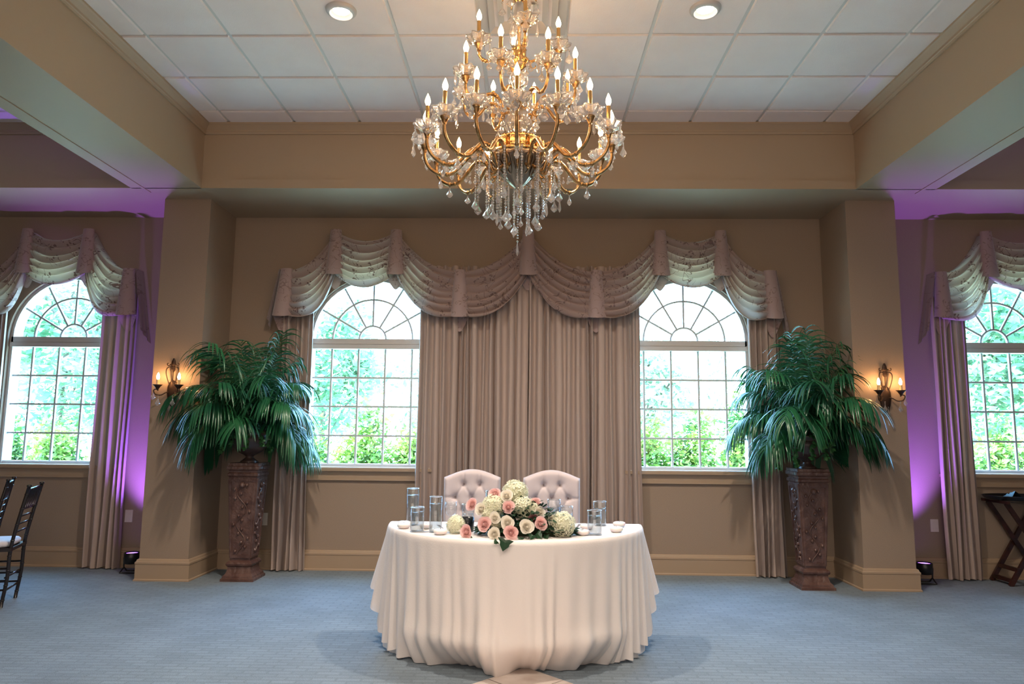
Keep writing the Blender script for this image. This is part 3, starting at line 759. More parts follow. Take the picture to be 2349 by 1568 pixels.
def potted_palm(x, y, label, seed, clampf, fronds, vines):
    rr = random.Random(seed); z0 = 1.0615
    t = thing('potted_palm', label, 'potted plant', (x, y, z0), group='palms in dark urns on the pedestals')
    MB().lathe([(.075, 0), (.080, .012), (.060, .025), (.035, .045), (.035, .06), (.060, .075), (.105, .10), (.150, .145), (.172, .20), (.172, .235), (.158, .255), (.160, .265), (.190, .285), (.192, .30), (.17, .300), (.15, .28)], n=40, ripple=(.025, 20), cap=True).build('urn', M['urn'], t)
    MB().lathe([(.0001, .285), (.10, .283), (.152, .275)], n=24, cap=False).build('moss', M['soil'], t)
    off = Vector((x, y, z0))
    cl = lambda q: clampf(q+off)-off
    for az, el, L, dr, ll in fronds:
        az = math.radians(az+rr.uniform(-6, 6)); el = math.radians(el+rr.uniform(-4, 4))
        frond((.03*cos(az), .03*sin(az), .28), az, el, L*rr.uniform(.94, 1.06), dr*rr.uniform(.9, 1.1), cl, rr, ll).build('frond', M['palm'], t)
    for az, drop in vines:
        az = math.radians(az); mb = MB(); p = Vector((.15*cos(az), .15*sin(az), .30)); pts = [p.copy()]
        pts += [Vector((.20*cos(az), .20*sin(az), .30)), Vector((.225*cos(az), .225*sin(az), .25))]
        n = int(drop/.035)
        for i in range(n): pts.append(pts[-1]+Vector((rr.uniform(-.014, .014), rr.uniform(-.01, .01), -.035)))
        mb.tube([cl(q) for q in pts], .0025, 4)
        for q in pts[1:]:
            for _ in range(5):
                d = Vector((rr.uniform(-1, 1), rr.uniform(-1, .6), rr.uniform(-.8, .4)))
                leaf_strip(mb, q, d, Vector((rr.uniform(-.3, .3), -1, rr.uniform(.2, 1))), rr.uniform(.03, .05), .014, .8, 3, cl)
        mb.build('ivy_vine', M['ivy'], t)
    return t
def frond_set(seed):
    rr = random.Random(seed); out = []
    n = 38
    for k in range(n):
        q = (k+.5)/n; el = 85-62*q**1.1+rr.uniform(-7, 7)
        L = lerp(1.0, .66, q**.8)*rr.uniform(.84, 1.08); azk = (k*137.5) % 360
        if 225 < azk < 315 and q > .55: el += 22; L *= .85
        out.append((k*137.5+rr.uniform(-14, 14), el, L, lerp(.5, 2.1, min(1, q*1.6))*rr.uniform(.8, 1.2), rr.uniform(.28, .36)))
    return out
def mkclamp(sx):
    def f(p):
        q = p.copy(); ax = q.x*sx
        if ax > 2.98 and q.y > 6.40:
            over = ax-2.98; lim = max(6.56, 6.95-over*4) if over < .1 else 6.56
            if q.y > lim: q.y = lim-.02*(1-math.exp(-(q.y-lim)*3))
        if q.y > 7.02: q.y = 7.02+.02*math.tanh((q.y-7.02)*2)
        return q
    return f
pedestal(-2.625, 6.76, 'carved brown pedestal under the left palm, its right side catching window light')
pedestal(2.595, 6.73, 'carved brown pedestal under the right palm, its left side catching window light')
potted_palm(-2.625, 6.76, 'potted palm with arching dark green fronds at left, reaching over the left wall sconce', 4, mkclamp(-1), frond_set(11), [(-75, .12), (-45, .10), (-20, .16), (-110, .08), (200, .15)])
potted_palm(2.595, 6.73, 'potted palm with arching dark green fronds at right, ivy trailing from its urn', 9, mkclamp(1), frond_set(23), [(-135, .22), (-95, .16), (-70, .14), (175, .26), (-120, .10), (-40, .08)])

# ------------------------------------------------------------------ crystals
def crystal(mb, w, h, th=.5, c=(0, 0, 0), slim=False):
    """faceted pendalogue hanging below c"""
    prof = [(.05, 0), (.16, -.06), (.34, -.30), (.74, -.50), (1.0, -.68), (.62, -.86), (.04, -1.0)] if not slim else [(.05, 0), (.3, -.06), (.6, -.35), (1, -.72), (.5, -.9), (.04, -1)]
    n = 8; P = []
    for r, z in prof: P.append([(c[0]+w/2*r*cos(2*PI*(k+.5)/n), c[1]+w/2*th*r*sin(2*PI*(k+.5)/n), c[2]+z*h) for k in range(n)])
    b = len(mb.v); mb.quadgrid(P, closev=True)
    mb.f.append(tuple(b+k for k in range(n-1, -1, -1))); mb.f.append(tuple(b+(len(prof)-1)*n+k for k in range(n))); mb.m += [0, 0]
def bead(mb, c, r=.006): mb.ball(c, r, 6, 4, (1, .8, 1))
def mesh_of(mb, m, smooth=False):
    o = mb.build('tmp', m, smooth=smooth); me = o.data; bpy.data.objects.remove(o); return me
def place(name, me, parent, loc, rz=0, rx=0):
    o = bpy.data.objects.new(name, me); COL.objects.link(o); o.parent = parent; o.location = loc; o.rotation_euler = (rx, 0, rz); return o
mb = MB(); bead(mb, (0, 0, -.008), .007); bead(mb, (0, 0, -.021), .006); crystal(mb, .048, .070, .5, (0, 0, -.026)); KITE = mesh_of(mb, M['crystal'])
mb = MB(); bead(mb, (0, 0, -.008), .006); crystal(mb, .020, .080, .7, (0, 0, -.014), True); SLIM = mesh_of(mb, M['crystal'])
mb = MB(); bead(mb, (0, 0, -.007), .006); crystal(mb, .032, .048, .5, (0, 0, -.013)); SMALL = mesh_of(mb, M['crystal'])

def make_bulb(r=.0155, h=.072):
    mb = MB(); mb.lathe([(.006, 0), (.010, .006), (r, .022), (r*.95, .034), (r*.62, .050), (r*.25, .064), (.0005, h)], n=10, cap=False); return mb
BULB = mesh_of(make_bulb(), M['bulb'], True)
mb = MB(); mb.lathe([(.0115, 0), (.0115, .134), (.010, .140), (.006, .142)], n=12); TUBE = mesh_of(mb, M['brass'], 'auto')
mb = MB(); mb.lathe([(.012, -.008), (.034, -.010), (.054, .000), (.068, .018), (.070, .030), (.063, .026), (.052, .012), (.034, .002), (.012, .003)], n=40, ripple=(.13, 8), cap=False); BOB = mesh_of(mb, M['crystal'], True)

def arm_mesh(path, r0, cupz, cupr):
    mb = MB(); p = bez(path, 6); N = len(p)
    mb.tube(p, [r0*(1.25-.35*abs(2*i/(N-1)-1)) for i in range(N)], 8)
    mb.lathe([(.010, -.045), (.013, -.03), (.022, -.006), (.026, 0), (.012, .002)], (cupr, 0, cupz), 14)
    for t in (.30, .36, .62, .655, .69):                  # collars along the arm
        q = p[int(t*(N-1))]; mb.ball(q, r0*1.55, 8, 5, (1, 1, 1))
    # scrolled leaf near the hub
    q = p[int(.86*(N-1))]; sc = [(q.x+.004+.034*cos(a)*(1-a/9), 0, q.z-.030+.034*sin(a)*(1-a/9)) for a in [PI/2+k*.45 for k in range(12)]]
    mb.tube(sc, [.006*(1-.05*k) for k in range(12)], 6)
    return mesh_of(mb, M['antique'], True)
def tier(root, n, R, z0, path, r0, a0, drops, jit=0):
    """n arms around the stem; candle bulb centre height z0"""
    cupz = z0-.172; me = arm_mesh(path, r0, cupz, R)
    for k in range(n):
        a = a0+2*PI*k/n+jit*((k % 3)-1)
        arm = place('arm', me, root, (0, 0, 0), a)
        place('candle_tube', TUBE, arm, (R, 0, cupz+.002)); place('bulb', BULB, arm, (R, 0, cupz+.142))
        place('bobeche', BOB, arm, (R, 0, cupz+.012), rnd.uniform(0, 1))
        for j in range(drops):
            b = 2*PI*j/drops+rnd.uniform(-.2, .2); rr_ = .066
            place('crystal_pendant', rnd.choice((KITE, SMALL, SMALL, SLIM)), arm, (R+rr_*cos(b), rr_*sin(b), cupz+.020), rnd.uniform(-.6, .6)-a)
def chandelier():
    X0, Y0, Z0 = -.061, 3.9, 3.17
    root = thing('chandelier', 'tiered brass and crystal chandelier with lit candle bulbs hanging over the table', 'chandelier', (X0, Y0, Z0))
    zc = ZC-Z0-.005
    R = .535
    pathA = [(R, 0, -.20), (R-.002, 0, -.25), (R-.03, 0, -.305), (R-.095, 0, -.345), (R-.165, 0, -.335), (R-.215, 0, -.285), (R-.26, 0, -.240), (R-.315, 0, -.238), (R-.36, 0, -.29), (R-.385, 0, -.345), (R-.42, 0, -.32)]
    tier(root, 16, R, 0, pathA, .0095, -PI/2, 3)
    R = .335; z = .335
    pathB = [(R, 0, z-.20), (R-.005, 0, z-.25), (R-.04, 0, z-.295), (R-.09, 0, z-.29), (R-.13, 0, z-.25), (R-.175, 0, z-.235), (R-.215, 0, z-.26), (R-.235, 0, z-.30), (R-.275, 0, z-.30)]
    tier(root, 8, R, z, pathB, .0085, -PI/2-.28, 4)
    R = .235; z = .60
    pathC = [(R, 0, z-.20), (R-.005, 0, z-.245), (R-.04, 0, z-.275), (R-.085, 0, z-.262), (R-.12, 0, z-.235), (R-.15, 0, z-.25), (R-.19, 0, z-.26)]
    tier(root, 4, R, z, pathC, .008, -PI/2+.16, 4)
    # central column, bottom to top (z relative to Z0)
    b = MB(); b.lathe([(.012, -.425), (.02, -.42), (.045, -.40), (.075, -.365), (.115, -.315), (.145, -.27), (.155, -.25), (.150, -.243), (.135, -.24)], n=48, ripple=(.035, 12), cap=False).build('bowl', M['bronze'], root)
    b = MB()
    for k in range(12):                                   # openwork loops on the bowl
        a = 2*PI*k/12; u = Vector((-sin(a), cos(a), 0)); o = Vector((cos(a), sin(a), 0)); pts = []
        for q in range(17):
            w_ = 2*PI*q/16; zz = -.315+.052*cos(w_); rr_ = lerp(.075, .155, (zz+.365)/.115)+.008
            pts.append(o*rr_+u*.022*sin(w_)*(1+.4*cos(w_))+Vector((0, 0, zz)))
        b.tube(pts, .004, 5, cap=False)
    b.build('openwork', M['bronze'], root)
    b = MB(); b.lathe([(.152, -.245), (.158, -.24), (.158, -.225), (.130, -.222), (.128, -.165), (.138, -.160), (.136, -.150), (.10, -.135), (.05, -.12), (.03, -.115)], n=48, cap=False)
    for k in range(16): a = 2*PI*(k+.5)/16; b.lathe([(.018, -.222), (.020, -.215), (.020, -.170), (.012, -.150)], (.135*cos(a), .135*sin(a), 0), 8)
    b.build('brass_drum', M['brass'], root)
    MB().lathe([(.012, -.12), (.014, .62)], n=12).build('stem', M['brass'], root)
    MB().lathe([(.03, -.118), (.058, -.10), (.078, -.06), (.075, -.02), (.050, .025), (.030, .05)], n=32, ripple=(.05, 10), cap=False).build('crystal_vase', M['crystal'], root)
    MB().lathe([(.022, .05), (.045, .058), (.062, .07), (.060, .085), (.035, .10), (.028, .13), (.040, .145), (.022, .16)], n=32, ripple=(.10, 12), cap=False).build('hub', M['antique'], root)
    MB().ball((0, 0, .225), .058, 14, 9, (1, 1, .95)).build('crystal_ball', M['crystal'], root)
    MB().lathe([(.018, .285), (.03, .30), (.055, .33), (.062, .345), (.045, .355), (.040, .36), (.040, .405), (.045, .41), (.02, .412)], n=32, ripple=(.06, 14), cap=False).build('hub', M['brass'], root)
    MB().lathe([(.03, .412), (.050, .44), (.056, .50), (.046, .58), (.030, .66), (.020, .72)], n=24, cap=False).build('crystal_vase', M['crystal'], root)
    MB().lathe([(.02, .70), (.040, .725), (.036, .745), (.015, .76), (.015, .80), (.03, .81), (.008, .83)], n=24, cap=False).build('finial', M['brass'], root)
    for k in range(6):
        a = 2*PI*k/6; arm = MB().tube(bez([(.015, 0, .73), (.05, 0, .76), (.085, 0, .74), (.10, 0, .715)], 4), .004, 6).build('crown_arm', M['brass'], root); arm.rotation_euler = (0, 0, a)
        place('crystal_pendant', KITE, root, (.10*cos(a), .10*sin(a), .715), rnd.uniform(-.5, .5))
    b = MB(); n = int((zc-.05-.83)/.028)
    for k in range(n+1):
        z = .835+.028*k; r = 0 if k % 2 else PI/2
        b.tube([(.011*cos(w_)*cos(r), .011*cos(w_)*sin(r), z+.018*sin(w_)) for w_ in [2*PI*q/10 for q in range(11)]], .0025, 5, cap=False)
    b.build('chain', M['brass'], root)
    MB().lathe([(.008, zc-.06), (.05, zc-.045), (.07, zc-.015), (.072, zc)], n=24, cap=True).build('canopy', M['brass'], root)
    # bead strands with end crystals
    def strand(x, y, zt, zb, me, r=.0066):
        s_ = MB(); n = int((zt-zb)/.0165)
        for k in range(n): bead(s_, (0, 0, -.0155*k), r if k % 4 else r*1.25)
        o = s_.build('bead_strand', M['crystal'], root, smooth=False); o.location = (x, y, zt)
        place('crystal_drop', me, o, (0, 0, -.0155*n+.006), rnd.uniform(-.5, .5))
    for nn, rr_, zt, zb, ph in ((16, .240, -.27, -.48, .1), (9, .165, -.25, -.54, .0), (8, .118, -.30, -.60, .2), (4, .055, -.38, -.63, .35)):
        for k in range(nn):
            a = -PI/2+ph+2*PI*k/nn; strand(rr_*cos(a), rr_*sin(a), zt, zb+rnd.uniform(-.02, .03), rnd.choice((KITE, KITE, SLIM, SMALL)))
    s_ = MB(); n = 20
    for k in range(n): bead(s_, (0, 0, -.0155*k), .0055)
    o = s_.build('bead_strand', M['crystal'], root, smooth=False); o.location = (0, 0, -.42)
    place('crystal_drop', SLIM, o, (0, 0, -.0155*n+.004))
    # the many small loose pendants: under each arm bend and garlands between bobeches
    s_ = MB()
    def kite_at(p, w_, h, slim=False): bead(s_, (p[0], p[1], p[2]-.006), .006); crystal(s_, w_, h, .55, (p[0], p[1], p[2]-.012), slim)
    for k in range(16):
        a = -PI/2+2*PI*k/16
        for rr_, z in ((.44, -.352), (.60, -.16), (.33, -.27)): kite_at((rr_*cos(a), rr_*sin(a), z), rnd.choice((.030, .036, .042)), rnd.choice((.052, .062, .07)))
        a += PI/16
        for q in range(5): t = (q-2)/2; kite_at((.56*cos(a+t*.12), .56*sin(a+t*.12), -.16-.03*(1-t*t)), .022, .034)
    for k in range(8):
        a = -PI/2-.28+2*PI*k/8
        for rr_, z in ((.26, .03), (.13, .05), (.10, -.02), (.36, .16)): kite_at((rr_*cos(a), rr_*sin(a), z), .036, .055)
        kite_at((.07*cos(a), .07*sin(a), .10), .034, .05); kite_at((.07*cos(a+.4), .07*sin(a+.4), .34), .034, .05)
    tag(s_.build('loose_crystals', M['crystal'], root, smooth=False), kind='stuff')
chandelier()

# ------------------------------------------------------------------ wall sconces
def sconce(x, label, s):
    t = thing('wall_sconce', label, 'wall light', (x, YC, 1.74), group='two-candle iron sconces on the columns')
    b = MB(); prof = [(.0, -.17), (.030, -.145), (.045, -.10), (.055, -.04), (.052, .02), (.035, .065), (.0, .085)]
    P = []
    for w_, z in prof: P.append([(w_*cos(PI*k/10), -.018*sin(PI*k/10)*(.3+w_/.055)-.004, z) for k in range(11)])
    b.quadgrid(P); b.build('back_plate', M['iron'], t)
    b = MB(); b.tube([(0, -.02, .06), (0, -.018, .13), (0, -.02, .20)], .005, 6)
    for z, r in ((.275, .012), (.255, .020), (.235, .024), (.205, .020), (.185, .022)): b.ball((0, -.022, z), r, 8, 5, (1, .6, 1.2))
    for sx in (-1, 1):
        b.tube([(sx*(.045+.022*cos(a)*(1-.1*k)), -.03, .235+.022*sin(a)*(1-.1*k)) for k, a in enumerate([PI+.6*q for q in range(9)])], .0045, 6)
        b.tube(bez([(sx*.012, -.025, .20), (sx*.04, -.03, .205), (sx*.058, -.035, .18), (sx*.055, -.035, .13), (sx*.030, -.03, .05)], 5), .0045, 6)
    b.build('scroll_crest', M['iron'], t)
    for sx in (-1, 1):
        cx_, cy_ = sx*.098, -.098
        a = MB(); a.tube(bez([(sx*.03, -.02, -.03), (sx*.045, -.045, -.035), (sx*.075, -.075, -.06), (sx*.108, -.108, -.055), (sx*.120, -.120, -.020), (sx*.105, -.105, -.006), (sx*.092, -.092, -.02)], 5), .0055, 6)
        a.lathe([(.010, -.012), (.014, .0), (.030, .022), (.046, .036), (.042, .036), (.012, .012)], (cx_, cy_, 0), 16, cap=False)
        arm = a.build('arm', M['iron'], t)
        MB().lathe([(.014, .012), (.014, .075), (.016, .082), (.008, .084)], (cx_, cy_, 0), 12).build('candle_sleeve', M['candle'], arm)
        o = make_bulb(.0135, .055).build('bulb', M['bulb2'], arm); o.location = (cx_, cy_, .082)
        for dx, dy, z in ((.03*sx, -.01, -.01), (-.03*sx, -.035, -.065)):
            place('crystal_pendant', KITE, arm, (cx_+dx, cy_+dy, z), .4)
    place('crystal_pendant', KITE, t, (0, -.05, -.11), .3)
sconce(-3.325, 'iron candle sconce on the left column, partly behind palm fronds', -1)
sconce(3.285, 'iron candle sconce on the right column, fully in view', 1)

# ------------------------------------------------------------------ table setting
def cyl_vase(x, y, h, d, fill, label):
    t = thing('cylinder_vase', label, 'glass vase', (x, y, ZTB), group='clear glass cylinder vases of water on the table')
    r = d/2; w_ = .0028
    MB().lathe([(r*.99, 0), (r, .004), (r, h-.002), (r-w_/2, h), (r-w_, h-.002), (r-w_, .008), (.0001, .007)], n=36, cap=True).build('glass', M['crystal2'], t)
    for nm, zz, rr_, th in (('rim', h, r-.0012, .0022), ('waterline', h*fill, r-.004, .0011)):
        MB().lathe([(rr_+th*cos(a), zz+th*sin(a)) for a in [2*PI*k/8 for k in range(9)]], n=36, cap=False).build(nm, M['rim'], t)
    MB().lathe([(.0001, .0075), (r-w_-.0004, .0085), (r-w_-.0004, h*fill), (.0001, h*fill)], n=36, cap=False).build('water', M['waterg'], t)
M['crystal2'] = thinglass('vase_glass', (.97, .985, .99), 1.8); M['waterg'] = thinglass('water_in_vase', (.90, .93, .95), 1.2)
cyl_vase(-.749, 4.771, .236, .083, .82, 'tallest clear cylinder vase, at the left end of the table')
cyl_vase(-.672, 4.468, .147, .085, .80, 'short clear cylinder vase in front of the tallest one at left')
cyl_vase(-.557, 4.459, .213, .080, .80, 'medium clear cylinder vase left of the water goblet')
cyl_vase(-.384, 4.761, .140, .079, .55, 'short clear cylinder vase between the goblet and the flowers')
cyl_vase(-.233, 4.87, .217, .082, .6, 'clear cylinder vase mostly hidden behind the topmost pink rose')
cyl_vase(.184, 4.86, .166, .089, .68, 'clear cylinder vase just right of the flowers, behind them')
cyl_vase(.262, 4.74, .135, .082, .62, 'clear cylinder vase behind the large right hydrangea')
cyl_vase(.49, 4.863, .157, .087, .70, 'clear cylinder vase at right, behind the front right one')
cyl_vase(.413, 4.425, .145, .088, .78, 'clear cylinder vase nearest the front at the right end')
def goblet():
    t = thing('water_goblet', 'empty stemmed water goblet left of the flowers', 'goblet', (-.500, 4.80, ZTB))
    MB().lathe([(.034, 0), (.033, .003), (.008, .008), (.005, .02), (.007, .038), (.005, .045), (.016, .054), (.034, .072), (.040, .10), (.038, .150), (.0365, .150), (.038, .10), (.032, .074), (.012, .060), (.0001, .058)], n=36, cap=True).build('glass', M['crystal2'], t)
goblet()
t = thing('dark_glass_tumbler', 'small dark glass tumbler tucked at the left side of the flowers', 'tumbler', (-.365, 4.50, ZTB))
MB().lathe([(.036, 0), (.040, .004), (.042, .085), (.040, .087), (.037, .01), (.0001, .008)], n=28, cap=True).build('glass', M['blackglass'] if 'blackglass' in M else M['tray'], t)
tag(t)
for x, y, l in ((-.777, 4.598, 'white floating candle furthest left on the table'), (-.514, 4.351, 'white floating candle at the front left, before the medium vase'),
                (-.635, 4.60, 'white floating candle between the two left vases'), (.341, 4.40, 'white floating candle left of the front right vase'),
                (.385, 4.66, 'white floating candle behind the front right vase'), (.560, 4.55, 'white floating candle right of the front right vase'), (.610, 4.80, 'white floating candle furthest right on the table'), (-.79, 4.70, 'white floating candle beside the base of the tallest vase')):
    o = MB().lathe([(.012, 0), (.034, .006), (.041, .018), (.038, .030), (.028, .034), (.012, .030), (.0001, .031)], n=24, ripple=(.02, 6)).build('floating_candle', M['wax']); o.location = (x, y, ZTB); tag(o, l, 'candle', 'white floating candles lying on the cloth')
    c_ = MB().tube([(0, 0, .028), (.001, 0, .040)], .001, 5).build('wick', M['black'], o)
def fork(x, y, rz, label):
    b = MB(); b.box(-.006, .006, -.10, .02, 0, .002); b.box(-.010, .010, .02, .045, 0, .002)
    for k in range(4): b.box(-.010+.0055*k, -.0072+.0055*k, .045, .09, 0, .002)
    o = b.build('fork', M['steel'], smooth=False); o.location = (x, y, ZTB); o.rotation_euler = (0, 0, rz); tag(o, label, 'fork', 'forks on the table')
fork(-.555, 4.70, .3, 'steel fork on the cloth left of the goblet'); fork(.345, 4.83, -.2, 'steel fork on the cloth right of the flowers')

# ------------------------------------------------------------------ floral centrepiece
def rose(R, seed):
    rr = random.Random(seed); mb = MB(); n = 21; ga = 2.4
    for k in range(n):
        q = k/(n-1); phi = k*ga; a = .13+.66*q**.85; w_ = 1.75-.45*q; h = (1.12-.22*q)*R; curl = max(0, q-.3)*.42*R; P = []
        for i in range(6):
            v = i/5; row = []
            for j in range(7):
                u = (j-3)/3; vv = v*(1-.14*abs(u)**3)
                r = R*a*(.25+.75*vv**.55)*(1+.04*rr.uniform(-1, 1)*v); z = h*vv
                if vv > .65: r += curl*((vv-.65)/.35)**1.5; z -= curl*.7*((vv-.65)/.35)**2
                r *= 1-.10*(1-abs(u))*(q < .5)*0+.05*u*(v)
                ang = phi+u*w_*(.55+.45*v)*.75
                row.append((r*cos(ang), r*sin(ang), z-R*.55))
            P.append(row)
        mb.quadgrid(P)
    mb.lathe([(.001, -.62*R), (.5*R, -.45*R), (.36*R, .1*R), (.12*R, .36*R), (.05*R, .42*R), (.001, .43*R)], n=10, cap=False)
    return mb
def hydrangea(R, seed):
    rr = random.Random(seed); mb = MB(); N = 190
    for k in range(N):
        z = 1-2*(k+.5)/N*.97; r = math.sqrt(max(0, 1-z*z)); a = k*2.39996
        d = Vector((r*cos(a), r*sin(a), z)); d.normalize(); c = d*R*rr.uniform(.82, 1.02)
        n_ = (d+Vector((rr.uniform(-.35, .35),)*3)).normalized(); u = n_.orthogonal().normalized(); v = n_.cross(u); rot = rr.uniform(0, PI); s_ = R*rr.uniform(.20, .27)
        for q in range(4):
            b = rot+q*PI/2; e = u*cos(b)+v*sin(b); f = u*cos(b+PI/2)+v*sin(b+PI/2)
            mb.face([c, c+(e+f*.62)*s_*.55+n_*s_*.14, c+e*s_*1.05+n_*s_*.05, c+(e-f*.62)*s_*.55+n_*s_*.14])
    mb.ball((0, 0, 0), R*.66, 14, 9)
    return mb
def flower_at(me, name, parent, pos, d, spin):
    o = bpy.data.objects.new(name, me); COL.objects.link(o); o.parent = parent; o.location = pos
    o.rotation_euler = (d.to_track_quat('Z', 'Y') @ Matrix.Rotation(spin, 3, 'Z').to_quaternion()).to_euler(); return o
def arrangement():
    C0 = Vector((0, 4.42, ZTB))
    t = thing('flower_centrepiece', 'low centrepiece of white hydrangeas with cream and pink roses at the table front', 'flower arrangement', C0)
    MB().box(-.20, .20, -.10, .10, .001, .07).build('foam_tray', M['soil'], t, smooth=False)
    F, R_, U_ = CAMB
    def at(px, py, Y):
        d = F+R_*(px-1174.5)/1630.4476-U_*(py-784)/1630.4476; k = Y/d.y; return Vector((0, 0, 1.373))+d*k-C0
    rr = random.Random(3)
    ros = {c: [mesh_of(rose(1.0, s_+i), M['rose'+c], True) for i in range(2)] for c, s_ in (('w', 1), ('p', 20), ('m', 40))}
    hyd = [mesh_of(hydrangea(1.0, i), M['hyd'], False) for i in range(3)]
    H = [(1182, 1130, 29, 4.50), (1131, 1161, 26, 4.40), (1201, 1166, 27, 4.40), (1046, 1210, 21, 4.42), (1290, 1208, 29, 4.34), (1258, 1190, 14, 4.42), (1120, 1180, 16, 4.36), (1140, 1200, 15, 4.34), (1222, 1168, 16, 4.40)]
    for i, (px, py, r, Y) in enumerate(H):
        p = at(px, py, Y); R = r*Y/1630*1.0; p.z = max(p.z, R*.9); d = Vector((p.x*.8, -.6, .7)).normalized()
        o = flower_at(hyd[i % 3], 'hydrangea', t, p, d, rr.uniform(0, 6)); o.scale = (R,)*3
    Rl = [(1135, 1133, 14, 4.44, 'p'), (1083, 1157, 14, 4.42, 'p'), (1166, 1163, 14, 4.33, 'p'), (1229, 1153, 12, 4.45, 'p'), (1111, 1202, 16, 4.27, 'p'), (1070, 1225, 15, 4.25, 'p'), (1172, 1221, 16, 4.19, 'p'), (1240, 1201, 15, 4.26, 'p'),
          (1223, 1192, 12, 4.32, 'm'), (1162, 1138, 14, 4.40, 'w'), (1104, 1168, 14, 4.36, 'w'), (1135, 1188, 13, 4.28, 'w'), (1164, 1198, 15, 4.22, 'w'), (1208, 1208, 16, 4.21, 'w'), (1134, 1227, 14, 4.19, 'w'), (1237, 1174, 13, 4.36, 'w'), (1266, 1193, 12, 4.34, 'w')]
    for i, (px, py, r, Y, c) in enumerate(Rl):
        p = at(px, py, Y); R = r*Y/1630*1.08; p.z = max(p.z, R*.75); d = Vector(((px-1165)/90*.55, -1.0, .28+(1190-py)/90*.35)).normalized()
        o = flower_at(ros[c][i % 2], 'rose', t, p, d, rr.uniform(0, 6)); o.scale = (R,)*3
        if c != 'w': o['label'] = {'p': 'pink rose', 'm': 'dusky mauve rose'}[c]
    mb = MB()
    for k in range(520):                                   # dark foliage filling the dome
        a = rr.uniform(0, 2*PI); q = rr.random()**.6; x = .30*q*cos(a); y = .14*q*sin(a)-.02
        z = .012+max(0, (.20 if abs(x) < .16 else .09)*(1-(x/.33)**2)*(1-((y)/.2)**2))*rr.uniform(.05, 1)
        d = Vector((x*3, y*3-.5, rr.uniform(-.1, .8))); leaf_strip(mb, (x, y, z), d, Vector((0, -.3, 1)), rr.uniform(.035, .07), rr.uniform(.008, .016), .5, 3, lambda p: Vector((p.x, p.y, max(p.z, .004))))
    tag(mb.build('foliage', M['greens'], t), kind='stuff')
    def ivy(px, py, Y, s_, rot, tilt):
        b = MB(); o = [(0, .0), (.30, .10), (.75, .05), (.45, -.30), (.42, -.55), (0, -1.05), (-.42, -.55), (-.45, -.30), (-.75, .05), (-.30, .10)]
        P0 = (0, -.2, -.25*s_*0)
        for i in range(10):
            j = (i+1) % 10
            b.face([(0, -.06*s_, -.25*s_), (o[i][0]*s_, abs(o[i][0])*.12*s_, o[i][1]*s_), (o[j][0]*s_, abs(o[j][0])*.12*s_, o[j][1]*s_)])
        ob = b.build('ivy_leaf', M['bigleaf'], t, smooth=False); ob.location = at(px, py, Y); ob.rotation_euler = (tilt, rot, 0)
    ivy(1160, 1238, 4.085, .062, .25, .05); ivy(1140, 1240, 4.11, .028, .9, -.8); ivy(1232, 1222, 4.24, .045, -.8, -.6); ivy(1222, 1226, 4.21, .035, .5, -.7); ivy(1195, 1232, 4.2, .03, .2, -.6); ivy(1085, 1235, 4.24, .03, 1.0, -1.0); ivy(1252, 1228, 4.25, .03, -.4, -.7)
_t, _a, _r = math.radians(7.1822), math.radians(-1.2609), math.radians(.5229)
_R0 = Vector((cos(_a), -sin(_a), 0)); _F = Vector((sin(_a)*cos(_t), cos(_a)*cos(_t), sin(_t))); _U0 = Vector((-sin(_a)*sin(_t), -cos(_a)*sin(_t), cos(_t)))
CAMB = (_F, cos(_r)*_R0+sin(_r)*_U0, -sin(_r)*_R0+cos(_r)*_U0)
arrangement()

